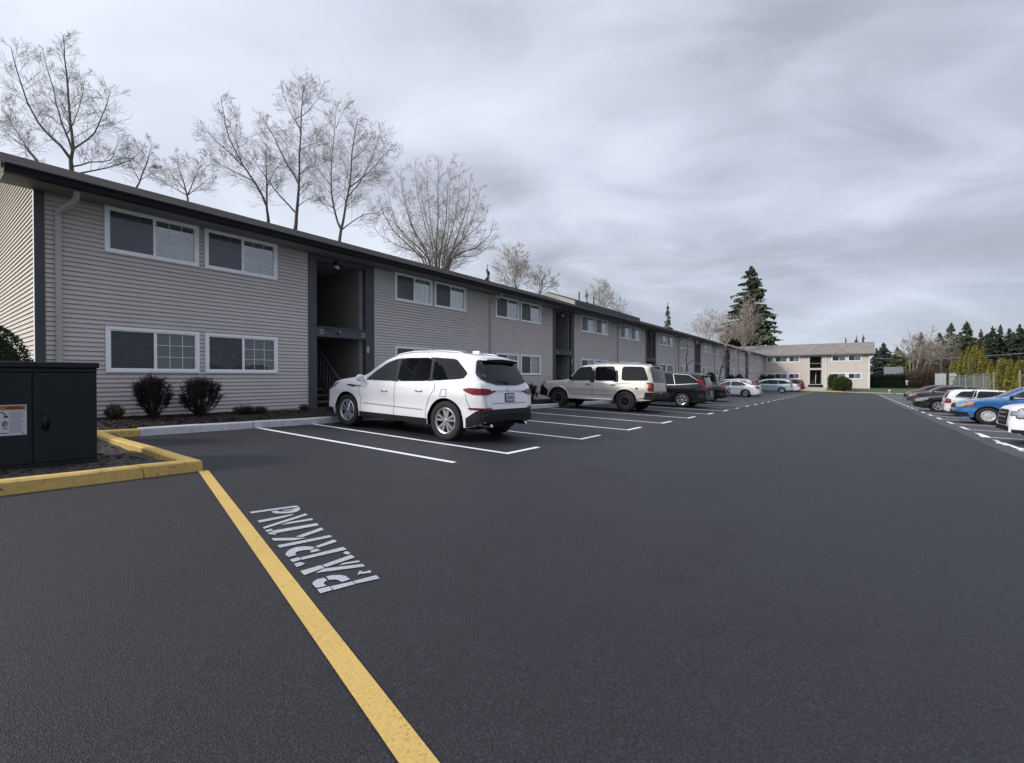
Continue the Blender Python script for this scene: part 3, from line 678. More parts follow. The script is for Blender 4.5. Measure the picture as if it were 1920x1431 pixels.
# neighbouring grey building beyond the hedge
n = empty('neighbour_house', (112, -6.6, -2)); n.scale = (.35, .26, .80); tag(n, 'dark grey house wall seen just right of the cream block', 'house')
b = MB(); b.box((0, -4, -1), (8, 6, 3.3), M['neigh']); b.build('wall', n)
b = MB(); b.face([(-.5, -4.5, 3.2), (-.5, 6.5, 3.2), (4, 6.5, 4.9), (4, -4.5, 4.9)], M['neigh']); b.face([(8.5, -4.5, 3.2), (8.5, 6.5, 3.2), (4, 6.5, 4.9), (4, -4.5, 4.9)], M['neigh']); b.face([(0, -4, 3.2), (8, -4, 3.2), (4, -4, 4.8)], M['neigh']); b.build('roof', n)
# ------------------------------------------------------------------ cars
def pchip(pts):
    """monotone cubic through (x, y) points, x ascending"""
    pts = sorted(pts); xs = [p[0] for p in pts]; ys = [p[1] for p in pts]; n = len(xs)
    h = [xs[i + 1] - xs[i] for i in range(n - 1)]; d = [(ys[i + 1] - ys[i]) / h[i] for i in range(n - 1)]; m = [0.0] * n
    m[0] = d[0]; m[-1] = d[-1]
    for i in range(1, n - 1):
        if d[i - 1] * d[i] <= 0: m[i] = 0
        else:
            w1 = 2 * h[i] + h[i - 1]; w2 = h[i] + 2 * h[i - 1]; m[i] = (w1 + w2) / (w1 / d[i - 1] + w2 / d[i])
    def f(x):
        if x <= xs[0]: return ys[0]
        if x >= xs[-1]: return ys[-1]
        i = 0
        while xs[i + 1] < x: i += 1
        t = (x - xs[i]) / h[i]; t2 = t * t; t3 = t2 * t
        return (2 * t3 - 3 * t2 + 1) * ys[i] + (t3 - 2 * t2 + t) * h[i] * m[i] + (-2 * t3 + 3 * t2) * ys[i + 1] + (t3 - t2) * h[i] * m[i + 1]
    return f
def chaikin(p, n=2, closed=True):
    for _ in range(n):
        q = []
        for i in range(len(p)):
            a = p[i]; c = p[(i + 1) % len(p)]
            q += [(a[0] * .9 + c[0] * .1, a[1] * .9 + c[1] * .1), (a[0] * .1 + c[0] * .9, a[1] * .1 + c[1] * .9)]
        p = q
    return p
def clip_poly(poly, x0, x1, y0, y1):
    def cl(P, ax, val, keep):
        out = []
        for i in range(len(P)):
            a = P[i - 1]; c = P[i]; ia = (a[ax] - val) * keep >= 0; ic = (c[ax] - val) * keep >= 0
            if ia != ic:
                t = (val - a[ax]) / (c[ax] - a[ax]); out.append((a[0] + (c[0] - a[0]) * t, a[1] + (c[1] - a[1]) * t))
            if ic: out.append(c)
        return out
    for ax, val, k in ((0, x0, 1), (0, x1, -1), (1, y0, 1), (1, y1, -1)):
        poly = cl(poly, ax, val, k)
        if len(poly) < 3: return []
    return poly
class Car:
    def __init__(s, sp):
        s.sp = sp; s.top = pchip(sp['top']); s.wid = pchip(sp['wid']); s.belt = pchip(sp['belt']); s.bot = pchip(sp['bot']); s.tum = pchip(sp['tum'])
        s.H = sp['W'] / 2; s.side = pchip([(0.1, .93), (.28, .965), (.42, .985), (.50, .992), (.60, .978), (.72, .982), (.86, 1.0), (.93, .992), (1.0, .978), (1.1, .955), (1.3, .93)])
        s.mesh_body()
    def section(s, x, n1=9, n2=11):
        sp = s.sp; W = s.wid(x) * s.H; zt = s.top(x); zb = min(s.belt(x), zt - .035); bt = min(s.bot(x), zb - .06)
        for ax in sp['axles']:
            d = abs(x - ax); Ra = sp['arch']
            if d < Ra: bt = max(bt, min(sp['rw'] + math.sqrt(max(0, Ra * Ra - d * d)) * .98, zb - .08))
        pts = []
        for i in range(n1):
            z = bt + (zb - bt) * (i / (n1 - 1)) ** .9
            pts.append((W * s.side(z * sp.get('zs', 1)), z))
        yb = pts[-1][0]; gh = zt - zb
        lean = s.tum(x)          # roof edge half width as a fraction of W
        ye = W * lean; er = min(.13, gh * .55)
        ctrl = [(yb, zb), (yb - (yb - ye) * .12 - .004, zb + gh * .1), (yb - (yb - ye) * .8, zt - er * 1.25), (ye - .01, zt - er * .62), (ye - .07, zt - er * .18), (ye * .62, zt - er * .03 - .0), (0, zt + sp.get('crown', .012))]
        # resample by chord with Catmull-Rom
        P = [ctrl[0]] + ctrl + [(-ctrl[-2][0], ctrl[-2][1])]
        out = []
        for k in range(1, len(P) - 2):
            p0, p1, p2, p3 = P[k - 1], P[k], P[k + 1], P[k + 2]; m = 3 if k in (2,) else 2
            for q in range(m):
                t = q / m
                out.append(tuple(.5 * ((2 * p1[c]) + (-p0[c] + p2[c]) * t + (2 * p0[c] - 5 * p1[c] + 4 * p2[c] - p3[c]) * t * t + (-p0[c] + 3 * p1[c] - 3 * p2[c] + p3[c]) * t ** 3) for c in (0, 1)))
        out.append(ctrl[-1])
        return pts[:-1] + [(max(y, 0), z) for y, z in out]
    def mesh_body(s):
        sp = s.sp; x1 = sp['top'][-1][0] if sp['top'][-1][0] > sp['top'][0][0] else sp['top'][0][0]; x0 = min(p[0] for p in sp['top']); x1 = max(p[0] for p in sp['top'])
        X = set()
        n = sp.get('nx', 90)
        for i in range(n + 1): X.add(round(x0 + (x1 - x0) * i / n, 4))
        for k in range(14):
            X.add(round(x0 + .012 * k * (1 + k * .12), 4)); X.add(round(x1 - .012 * k * (1 + k * .12), 4))
        for ax in sp['axles']:
            Ra = sp['arch']; X |= {round(ax - Ra - .001, 4), round(ax - Ra + .001, 4), round(ax + Ra - .001, 4), round(ax + Ra + .001, 4)}
            for k in range(1, 12): X.add(round(ax + Ra * math.cos(math.pi * k / 12), 4))
        X = sorted(X); b = MB(); k = 0; secs = [s.section(x) for x in X]; m = len(secs[0])
        full = []
        for x, sc in zip(X, secs):
            ring = [(x, y, z) for y, z in sc] + [(x, -y, z) for y, z in sc[-2::-1]]
            full.append(ring)
        nr = len(full[0]); b.mid(sp['paint'])
        for r in full: b.v += r
        for i in range(len(full) - 1):
            for j in range(nr - 1): b.f.append((i * nr + j, i * nr + j + 1, (i + 1) * nr + j + 1, (i + 1) * nr + j)); b.mi.append(0)
        b.f.append(tuple(range(nr))); b.mi.append(0); b.f.append(tuple(range((len(full) - 1) * nr, len(full) * nr))[::-1]); b.mi.append(0)
        s.body = b; s.bvh = BVHTree.FromPolygons([Vector(v) for v in b.v], b.f); s.x0, s.x1 = x0, x1
    def hit(s, a, c, dr, off):
        for k in range(8):
            p = s.hit0(a, c, dr, off)
            if p is not None: return p
            if dr in 'LR': c += .025 if c < 1 else -.025; a += -.01 if a > 0 else .01
            elif dr in 'BF': a *= .975; c += .02 if c < .7 else 0
        return None
    def hit0(s, a, c, dr, off):
        if dr == 'L': o, d = Vector((a, 4, c)), Vector((0, -1, 0))
        elif dr == 'R': o, d = Vector((a, -4, c)), Vector((0, 1, 0))
        elif dr == 'B': o, d = Vector((-6, a, c)), Vector((1, 0, 0))
        elif dr == 'F': o, d = Vector((6, a, c)), Vector((-1, 0, 0))
        else: o, d = Vector((a, c, 5)), Vector((0, 0, -1))
        p, nn, i, dist = s.bvh.ray_cast(o, d)
        if p is None: return None
        if nn.dot(d) > 0: nn = -nn
        return p - d * off * .4 + nn * off
    def patch(s, b, poly, dr, m, off=.004, step=.07, rnd=0):
        if rnd: poly = chaikin(poly, rnd)
        xs = [p[0] for p in poly]; ys = [p[1] for p in poly]
        i0, i1 = math.floor(min(xs) / step), math.ceil(max(xs) / step); j0, j1 = math.floor(min(ys) / step), math.ceil(max(ys) / step)
        for i in range(i0, i1):
            for j in range(j0, j1):
                q = clip_poly(poly, i * step, (i + 1) * step, j * step, (j + 1) * step)
                if len(q) < 3: continue
                h = [s.hit(x, y, dr, off) for x, y in q]
                if any(v is None for v in h): continue
                if dr in 'LR' and max(abs(v.y) for v in h) - min(abs(v.y) for v in h) > .45: continue
                if dr in 'BF' and max(v.x for v in h) - min(v.x for v in h) > .5: continue
                b.face(h, m)
    def both(s, b, poly, m, **k):
        s.patch(b, poly, 'L', m, **k); s.patch(b, poly, 'R', m, **k)
    def line(s, b, pts, dr, m, w=.009, off=.003):
        for a, c in zip(pts, pts[1:]):
            dx, dy = c[0] - a[0], c[1] - a[1]; L = math.hypot(dx, dy) or 1; nx, ny = -dy / L * w / 2, dx / L * w / 2
            s.patch(b, [(a[0] - nx, a[1] - ny), (c[0] - nx, c[1] - ny), (c[0] + nx, c[1] + ny), (a[0] + nx, a[1] + ny)], dr, m, off, .06)
    def lines(s, b, pts, m, **k): s.line(b, pts, 'L', m, **k); s.line(b, pts, 'R', m, **k)
WHC = {}
def wheel_meshes(r, rr, w, style, mrim):
    key = (r, rr, w, style, mrim.name)
    if key in WHC: return WHC[key]
    def lathe(b, prof, m, n=40):
        k = b.mid(m); s0 = len(b.v)
        for i in range(n):
            t = 2 * math.pi * i / n
            for (y, q) in prof: b.v.append((q * math.cos(t), y, q * math.sin(t)))
        np_ = len(prof)
        for i in range(n):
            for j in range(np_ - 1):
                a = s0 + i * np_ + j; c = s0 + ((i + 1) % n) * np_ + j; b.f.append((a, a + 1, c + 1, c)); b.mi.append(k)
    t = MB(); h = w / 2
    lathe(t, [(-h * .8, rr), (-h * .95, rr + .03), (-h, (r + rr) / 2), (-h * .93, r - .02), (-h * .8, r - .003), (-h * .3, r), (0, r - .004), (h * .3, r), (h * .8, r - .003), (h * .93, r - .02), (h, (r + rr) / 2), (h * .95, rr + .03), (h * .8, rr)], M['tyre'])
    ri = MB(); o = h * .86
    lathe(ri, [(o - .05, rr - .035), (o, rr - .028), (o + .008, rr - .008), (o - .004, rr + .006), (o - .03, rr + .004)], mrim)
    lathe(ri, [(-h * .8, rr), (o - .1, rr - .012), (o - .02, rr - .02)], M['rimback'])
    lathe(ri, [(o - .085, 0.0), (o - .085, rr * .75), (o - .09, rr - .02)], M['rimback'], 24)
    lathe(ri, [(o + .002, 0.0), (o + .004, rr * .12), (o - .01, rr * .19), (o - .05, rr * .22)], mrim, 20)
    def spoke(a, w0, w1, r0, r1, d0=.0, d1=.006):
        ca, sa = math.cos(a), math.sin(a)
        def q(rad, lat, y): return (rad * ca - lat * sa, y, rad * sa + lat * ca)
        f = [q(r0, -w0, o - .012 + d0), q(r0, w0, o - .012 + d0), q(r1, w1, o - d1), q(r1, -w1, o - d1)]; bk = [q(r0, -w0 * 1.5, o - .05), q(r0, w0 * 1.5, o - .05), q(r1, w1 * 1.5, o - .045), q(r1, -w1 * 1.5, o - .045)]
        k = ri.mid(mrim)
        s0 = len(ri.v); ri.v += f + bk
        for fa in ((0, 1, 2, 3), (0, 4, 5, 1), (1, 5, 6, 2), (2, 6, 7, 3), (3, 7, 4, 0)): ri.f.append(tuple(s0 + i for i in fa)); ri.mi.append(k)
    if style == 'ten':
        for i in range(5):
            for d in (-.24, .24): spoke(2 * math.pi * i / 5 + .3 + d, .015, .022, rr * .16, rr * .97)
    elif style == 'six':
        for i in range(6): spoke(2 * math.pi * i / 6, .022, .034, rr * .15, rr * .96)
    elif style == 'five':
        for i in range(5): spoke(2 * math.pi * i / 5 + .3, .028, .038, rr * .15, rr * .96)
    elif style == 'off':
        for i in range(8):
            a = 2 * math.pi * i / 8; spoke(a - .09, .008, .012, rr * .2, rr * .94); spoke(a + .09, .008, .012, rr * .2, rr * .94)
        lathe(ri, [(o + .004, rr - .055), (o + .008, rr - .02), (o + .0, rr - .01)], M['rimgrey'])
    else:   # hubcap / steel: ring of holes
        lathe(ri, [(o - .004, 0.0), (o - .002, rr * .35), (o - .012, rr * .52)], mrim, 30)
        for i in range(7): spoke(2 * math.pi * i / 7, .036, .052, rr * .48, rr * .97, -.002)
    WHC[key] = (t.mesh('tyre', True), ri.mesh('rim', False)); return WHC[key]

def build_car(spec, name, label, cat, X, Y, head, color, group=None, scale=1.0, detail=True, wstyle='five', wm='rim', extras=None, tilt=True, nox=None, sy=.9, sz=.96):
    sp = dict(spec); sp['paint'] = CP[color]
    if nox: sp['nx'] = nox
    c = Car(sp); root = empty(name, (X, Y, gz(X, Y)), head); root.scale = (scale, scale * sy, scale * sz)
    # follow the slope of the lot
    e = .5; fx = Vector((math.cos(head), math.sin(head), 0)); a = Vector((X, Y, 0)) + fx; d = Vector((X, Y, 0)) - fx
    gx = (gz(a.x, a.y) - gz(d.x, d.y)) / 2; lx = Vector((-math.sin(head), math.cos(head), 0)); a = Vector((X, Y, 0)) + lx; d = Vector((X, Y, 0)) - lx
    gy = (gz(a.x, a.y) - gz(d.x, d.y)) / 2
    root.rotation_euler = (math.atan(gy), -math.atan(gx), head)
    tag(root, label, cat, group)
    body = c.body.build('body', root, smooth=True); es = body.modifiers.new('split', 'EDGE_SPLIT'); es.split_angle = R(48); es.use_edge_sharp = False
    b = MB(); gm = M['carglass']; st = .07 if detail else .16; rn = 2 if detail else 1
    for nm, poly in sp['glass']:
        m = M['carglass_l'] if nm == 'clear' else gm
        for dr, nn in (('L', 'side_window'), ('R', 'side_window')):
            w = MB(); c.patch(w, poly, dr, m, step=st, rnd=rn, off=.005)
            if w.f: w.build(nn, root, smooth=True)
    for key, nm, dr in (('rear_glass', 'rear_window', 'B'), ('wind', 'windscreen', 'T')):
        if key in sp:
            w = MB(); c.patch(w, sp[key], dr if key == 'wind' or sp[key][0][0] > -1.1 else 'T', gm, step=.05, rnd=rn, off=.012)
            if w.f: w.build(nm, root, smooth=True)
    def one(poly, dr, nm, mt, off):
        w = MB(); c.patch(w, poly, dr, mt, step=st, off=off)
        if w.f: w.build(nm, root, smooth=True)
    for poly in sp.get('clad', []): one(poly, 'L', 'sill_trim', M['plastic'], .007); one(poly, 'R', 'sill_trim', M['plastic'], .007)
    for poly in sp.get('bump_r', []): one(poly, 'B', 'bumper', M['plastic'], .009)
    for poly in sp.get('bump_f', []): one(poly, 'F', 'bumper', M['plastic'], .009)
    for poly in sp.get('pillar', []): one(poly, 'L', 'pillar', M['seam'], .003); one(poly, 'R', 'pillar', M['seam'], .003)
    if 'spoiler' in sp:
        w = MB(); x0, x1_, z, hw = sp['spoiler']; n = 12; rr = []
        for i in range(n + 1):
            y = -hw + 2 * hw * i / n; h = c.hit(x1_, y, 'T', .004) or Vector((x1_, y, z)); zz = h.z
            rr.append([(x1_ + .03, y, zz - .012), (x0, y * .97, zz - .035), (x0 - .005, y * .97, zz - .055), (x1_, y, zz - .06)])
        for i in range(n):
            for k in range(3): w.face([rr[i][k], rr[i + 1][k], rr[i + 1][k + 1], rr[i][k + 1]], sp['paint'])
        w.face(rr[0], sp['paint']); w.face(rr[-1], sp['paint']); w.build('spoiler', root, smooth=False)
    for ln in sp.get('chrome', []):
        for dr in 'LR':
            w = MB(); c.line(w, ln, dr, M['handle'], w=.022, off=.009)
            if w.f: w.build('window_trim', root)
    if detail:
        def gap(ln, dr, wd):
            w = MB(); c.line(w, ln, dr, M['seam'], w=wd)
            if w.f: w.build('gap_crease_shade', root)
        for ln in sp.get('seams', []): gap(ln, 'L', .009); gap(ln, 'R', .009)
        for ln in sp.get('seams_r', []): gap(ln, 'B', .009)
        for ln in sp.get('creases', []): gap(ln, 'L', .006); gap(ln, 'R', .006)  # body creases: their shade line painted as a thin dark strip
    for side in ('L', 'R'):
        for grp in sp.get('tail', []):
            w = MB()
            for poly, dr, mt in grp:
                if dr == 'S': c.patch(w, poly, side, M[mt], step=st * .7, off=.012, rnd=1)
                else: c.patch(w, poly if side == 'L' else [(-y, z) for y, z in poly], dr, M[mt], step=st * .7, off=.012, rnd=1)
            if w.f: w.build('tail_lamp', root, smooth=True)
        for grp in sp.get('headl', []):
            w = MB()
            for poly, dr, mt in grp:
                if mt == 'lampclear':
                    cx_ = sum(p[0] for p in poly) / len(poly); cz_ = sum(p[1] for p in poly) / len(poly); big = [(cx_ + (p[0] - cx_) * 1.1, cz_ + (p[1] - cz_) * 1.22) for p in poly]
                    c.patch(w, big if (side == 'L' or dr == 'S') else [(-y, z) for y, z in big], side if dr == 'S' else dr, M['seam'], step=st * .7, off=.007, rnd=1)
                if dr == 'S': c.patch(w, poly, side, M[mt], step=st * .7, off=.012 if mt != 'amber' else .016, rnd=1)
                else: c.patch(w, poly if side == 'L' else [(-y, z) for y, z in poly], dr, M[mt], step=st * .7, off=.012 if mt != 'amber' else .016, rnd=1)
            if w.f: w.build('headlight', root, smooth=True)
    if 'grille' in sp:
        w = MB(); c.patch(w, sp['grille'], 'F', M['plastic'], step=st, off=.010, rnd=1)
        if w.f: w.build('grille', root)
    if 'plate' in sp:
        w = MB(); y, z = sp['plate']; c.patch(w, [(y - .17, z - .085), (y + .17, z - .085), (y + .17, z + .085), (y - .17, z + .085)], 'B', M['seam'], step=.4, off=.012)
        c.patch(w, [(y - .15, z - .068), (y + .15, z - .068), (y + .15, z + .068), (y - .15, z + .068)], 'B', M['plate'], step=.4, off=.018)
        if detail:
            for i in range(6):
                yy = y - .11 + i * .04; c.patch(w, [(yy, z - .035), (yy + .018, z - .035), (yy + .018, z + .03), (yy, z + .03)], 'B', M['platedark'], step=.4, off=.021)
        if w.f: w.build('number_plate', root)
    for (x, z) in sp.get('handles', []) if detail else []:
        for side, sg in (('L', 1), ('R', -1)):
            p = c.hit(x, z, side, .0)
            if p is None: continue
            w = MB(); w.tube([(x + .10, p.y - sg * .002, z), (x + .075, p.y + sg * .03, z + .006), (x - .075, p.y + sg * .03, z + .008), (x - .10, p.y - sg * .002, z)], .014, M[sp.get('hmat', 'handle')], 6)
            w.build('door_handle', root, smooth=True)
    mx, mz = sp['mirror']
    for side, sg in (('L', 1), ('R', -1)):
        p = c.hit(mx, mz, side, 0)
        if p is None: continue
        w = MB(); mm = sp['paint'] if not sp.get('mirror_black') else M['plastic']
        w.v = []; 
        import itertools
        bm = bmesh.new(); bmesh.ops.create_uvsphere(bm, u_segments=12, v_segments=8, radius=1)
        k = w.mid(mm); off0 = len(w.v)
        for v in bm.verts: w.v.append((mx - .02 + v.co.x * (.075 if v.co.x > 0 else .03), p.y + sg * .15 + v.co.y * .12, mz + .06 + v.co.z * .085))
        for f in bm.faces: w.f.append(tuple(v.index + off0 for v in f.verts)); w.mi.append(k)
        bm.free(); w.cyl((mx, p.y - sg * .02, mz), (mx, p.y + sg * .12, mz + .03), .028, mm, 6); w.build('mirror', root, smooth=True)
    # wheels
    tm, rm = wheel_meshes(sp['rw'], sp['rr'], sp.get('tw', .24), wstyle, M[wm])
    for ax in sp['axles']:
        for sg in (1, -1):
            wh = empty('wheel', (ax, sg * (c.wid(ax) * c.H * .985 - sp.get('tw', .24) / 2 - .01), sp['rw']), 0 if sg > 0 else math.pi); wh.parent = root
            link('tyre', tm, wh); link('rim', rm, wh)
    # dark liners and floor pan
    u = MB(); hw = c.H * .70; z0 = sp.get('pan', .24)
    u.box((c.x0 + .35, -hw, z0), (c.x1 - .35, hw, sp['rw'] * 2 + .02), M['rimback'])
    for ax in sp['axles']: u.box((ax - sp['arch'] - .02, -c.H * .93, sp['rw'] * 2 + .08), (ax + sp['arch'] + .02, c.H * .93, sp['rw'] * 2 + .10), M['rimback'])
    for ax in sp['axles']: u.cyl((ax, -c.H * .8, sp['rw']), (ax, c.H * .8, sp['rw']), .06, M['rimback'], 6)
    u.build('underbody', root)
    if extras: extras(c, root, sp)
    return root

SUV = dict(W=2.0, rw=.385, rr=.255, arch=.455, axles=(1.55, -1.52), tw=.25,
    top=[(2.60, .62), (2.56, .86), (2.45, .99), (2.2, 1.09), (1.7, 1.16), (1.3, 1.215), (1.12, 1.27), (.75, 1.48), (.42, 1.635), (.1, 1.715), (-.4, 1.765), (-1.0, 1.765), (-1.6, 1.735), (-1.98, 1.69), (-2.14, 1.645), (-2.23, 1.56), (-2.40, 1.30), (-2.50, 1.10), (-2.545, .98), (-2.575, .80), (-2.60, .62), (-2.62, .55)],
    wid=[(2.60, .55), (2.55, .70), (2.42, .84), (2.2, .93), (1.8, .98), (1.2, .985), (0, .99), (-1.4, 1.0), (-2.0, .985), (-2.3, .955), (-2.48, .905), (-2.56, .86), (-2.62, .80)],
    belt=[(2.6, .60), (2.4, .80), (1.8, 1.02), (1.2, 1.07), (.4, 1.075), (-.6, 1.09), (-1.5, 1.13), (-2.2, 1.18), (-2.45, 1.10), (-2.62, .50)],
    bot=[(2.6, .34), (2.3, .27), (1.9, .28), (-1.9, .28), (-2.3, .32), (-2.62, .42)], tum=[(2.6, .86), (1.6, .86), (1.1, .80), (.4, .74), (-.5, .735), (-1.7, .72), (-2.25, .70), (-2.45, .80), (-2.62, .86)],
    glass=[('clear', [(.98, 1.125), (.70, 1.33), (.36, 1.52), (.02, 1.615), (-.04, 1.12)]), ('dark', [(-.13, 1.12), (-.10, 1.62), (-.98, 1.63), (-1.06, 1.15)]), ('dark', [(-1.13, 1.155), (-1.06, 1.63), (-1.62, 1.60), (-2.06, 1.32), (-1.98, 1.215)])],
    rear_glass=[(-.76, 1.18), (-.80, 1.30), (-.66, 1.60), (.66, 1.60), (.80, 1.30), (.76, 1.18), (.35, 1.11), (-.35, 1.11)], wind=[(1.14, -.66), (.52, -.58), (.52, .58), (1.14, .66), (1.22, 0)],
    pillar=[[(.03, 1.115), (.07, 1.60), (-.14, 1.625), (-.17, 1.115)], [(-1.0, 1.145), (-.94, 1.632), (-1.12, 1.632), (-1.18, 1.155)]],
    clad=[[(2.58, .26), (2.58, .42), (2.1, .42), (2.04, .28)], [(1.07, .25), (1.07, .40), (-1.05, .40), (-1.05, .25)], [(-1.99, .25), (-1.985, .42), (-2.15, .48), (-2.40, .62), (-2.62, .65), (-2.62, .36), (-2.3, .27)]],
    bump_r=[[(-.90, .42), (-.90, .65), (.90, .65), (.90, .42)]],
    seams=[[(1.02, .42), (1.02, .70), (1.10, .95), (1.0, 1.08)], [(-.09, .40), (-.09, 1.11)], [(-1.02, .42), (-1.02, .60), (-1.10, .80), (-1.25, 1.0), (-1.20, 1.14)], [(-2.28, .62), (-2.15, .80), (-2.13, .93)], [(-1.55, 1.0), (-1.42, 1.0), (-1.40, .86), (-1.56, .86), (-1.55, 1.0)]],
    creases=[[(.95, .60), (-.95, .57)], [(.95, .585), (-.95, .555)]],
    seams_r=[[(-.78, .64), (-.80, .95)], [(.78, .64), (.80, .95)], [(-.62, .76), (.62, .76)]],
    tail=[[([(-2.03, 1.02), (-2.2, 1.045), (-2.6, 1.04), (-2.6, .92), (-2.3, .925), (-2.1, .975)], 'S', 'tail'), ([(.90, .92), (.90, 1.045), (.66, 1.03), (.58, .985), (.66, .935)], 'B', 'tail'), ], [([(.95, .64), (.95, .68), (.62, .68), (.66, .64)], 'B', 'tail')]],
    headl=[[([(2.52, .80), (2.42, .95), (1.95, 1.03), (2.1, .93)], 'S', 'lampclear'), ([(2.10, .935), (2.0, 1.01), (1.88, 1.035), (2.0, .95)], 'S', 'amber')]], grille=[(-.5, .42), (-.6, .78), (.6, .78), (.5, .42)],
    plate=(.0, .87), handles=[(.22, .90), (-.82, .94)], mirror=(.95, 1.10), spoiler=(-2.36, -2.12, 1.655, .60))
def _q(x): return x if x > -1.6 else -1.6 + (x + 1.6) * .80
def squeeze(sp):
    f = lambda pl: [(_q(x), z) for x, z in pl]
    for k in ('top', 'wid', 'belt', 'bot', 'tum'): sp[k] = f(sp[k])
    sp['glass'] = [(a, f(p)) for a, p in sp['glass']]
    for k in ('clad', 'seams', 'creases', 'pillar'): sp[k] = [f(p) for p in sp[k]]
    for k in ('tail', 'headl'): sp[k] = [[((f(p) if d == 'S' else p), d, m) for p, d, m in g] for g in sp[k]]
    a = sp['spoiler']; sp['spoiler'] = (_q(a[0]), _q(a[1]), a[2], a[3])
SUVBASE = dict(SUV); squeeze(SUV)
def suv_extras(c, root, sp):
    w = MB(); ch = M['handle']
    for sg in (1, -1):
        c.patch(w, [(sg * .50, .985), (sg * .50, 1.01), (sg * .02, 1.022), (sg * .02, .998)], 'B', ch, off=.016, step=.1)
    c.patch(w, [(-.07, 1.025), (-.03, 1.065), (.03, 1.065), (.07, 1.025), (.03, .985), (-.03, .985)], 'B', M['chrome'], off=.02, step=.2)
    w.build('badge_bar', root)
    w = MB(); c.both(w, [(1.55, .98), (1.50, 1.005), (1.06, .995), (1.06, .97), (1.3, .955)], M['plastic'], off=.008, step=.08); c.both(w, [(1.25, .975), (1.25, .99), (.86, .985), (.86, .972)], M['handle'], off=.011, step=.08); w.build('fender_vent', root)
    w = MB(); w.box((_q(-2.32), -.54, 1.555), (_q(-2.2), .54, 1.59), M['plastic']); w.build('spoiler_lip', root)
    w = MB(); w.box((-1.62, -.03, 1.735), (-1.44, .03, 1.80), sp['paint'])
    w.build('antenna', root, bevel=.02)
    for sg in (.62, -.62):
        w = MB(); w.tube([(-2.0, sg, .34), (_q(-2.56), sg, .34), (_q(-2.585), sg, .35)], .04, M['chrome'], 10); w.build('exhaust_tip', root)
    w = MB(); w.tube([(_q(-2.53), .0, 1.13), (_q(-2.50), .12, 1.17), (_q(-2.47), .38, 1.19)], .014, M['plastic'], 5); w.build('rear_wiper', root)
    for sg in (1, -1):
        w = MB(); pts = []
        for i in range(14):
            h = c.hit(.30 - i * .155, sg * .60, 'T', .0)
            if h: pts.append((h.x, h.y, h.z + (.022 if 0 < i < 13 else -.01)))
        w.tube(pts, .014, sp['paint'], 5); w.build('roof_rail', root, smooth=True)
TRUCK = dict(SUVBASE, W=2.0, rw=.40, rr=.235, arch=.475, axles=(1.47, -1.48), tw=.27, crown=.02,
    top=[(2.45, .72), (2.42, .95), (2.30, 1.07), (1.9, 1.14), (1.35, 1.19), (1.15, 1.24), (.95, 1.42), (.72, 1.68), (.50, 1.82), (.2, 1.87), (-.6, 1.90), (-1.5, 1.89), (-2.1, 1.87), (-2.30, 1.82), (-2.38, 1.68), (-2.50, 1.30), (-2.535, 1.1), (-2.545, .8), (-2.55, .62)],
    wid=[(2.45, .84), (2.40, .90), (2.25, .95), (1.8, .985), (1.0, .97), (0, .965), (-1.2, .985), (-2.2, .985), (-2.42, .965), (-2.52, .93), (-2.55, .90)],
    belt=[(2.45, .70), (2.3, .98), (1.8, 1.08), (1.1, 1.12), (0, 1.15), (-2.3, 1.17), (-2.5, 1.12), (-2.55, .6)], bot=[(2.45, .5), (2.0, .44), (.9, .40), (-.9, .40), (-2.0, .44), (-2.55, .5)],
    tum=[(2.45, .90), (1.3, .90), (.9, .84), (.3, .80), (-2.0, .79), (-2.35, .80), (-2.55, .9)], pan=.38,
    glass=[('clear', [(1.02, 1.17), (.62, 1.66), (.50, 1.74), (.0, 1.775), (-.02, 1.18)]), ('dark', [(-.17, 1.19), (-.16, 1.78), (-.96, 1.79), (-1.06, 1.5), (-1.08, 1.20)]), ('dark', [(-1.30, 1.21), (-1.28, 1.79), (-2.15, 1.78), (-2.37, 1.24)])],
    rear_glass=[(-.80, 1.17), (-.74, 1.74), (.74, 1.74), (.80, 1.17)], wind=[(1.16, -.74), (.66, -.68), (.66, .68), (1.16, .74)],
    clad=[[(2.46, .4), (2.46, .92), (2.22, .92), (1.98, .72), (1.96, .4)], [(-2.22, .5), (-2.26, .78), (-2.6, .79), (-2.6, .5)]],
    bump_r=[[(-1.0, .5), (-1.0, .79), (1.0, .79), (1.0, .5)]], seams=[[(1.0, .45), (1.0, 1.13)], [(-.10, .45), (-.10, 1.75)], [(-1.0, .62), (-1.08, .80), (-1.18, .95), (-1.18, 1.7)], [(.98, .62), (-.96, .62)], [(.98, .60), (-.96, .60)]],
    creases=[[(.98, .80), (-1.0, .80)], [(2.0, .97), (1.2, .98)]], seams_r=[[(-.82, .8), (-.82, 1.15)], [(.82, .8), (.82, 1.15)], [(-.8, .83), (.8, .83)]],
    tail=[[([(-2.37, .83), (-2.39, 1.16), (-2.6, 1.16), (-2.6, .83)], 'S', 'tail'), ([(.97, .83), (.97, 1.16), (.84, 1.16), (.84, .83)], 'B', 'tail')], [([(-2.42, .97), (-2.42, 1.13), (-2.6, 1.13), (-2.6, .97)], 'S', 'amber')]],
    headl=[[([(2.44, .93), (2.38, 1.04), (2.12, 1.06), (2.20, .93)], 'S', 'lampclear'), ([(2.24, .95), (2.22, 1.04), (2.12, 1.05), (2.16, .94)], 'S', 'amber')]], plate=(0, .70), handles=[(.12, 1.03), (-.98, 1.03)], hmat='plastic', mirror=(.88, 1.22), mirror_black=True, spoiler=(-2.42, -2.25, 1.83, .6))
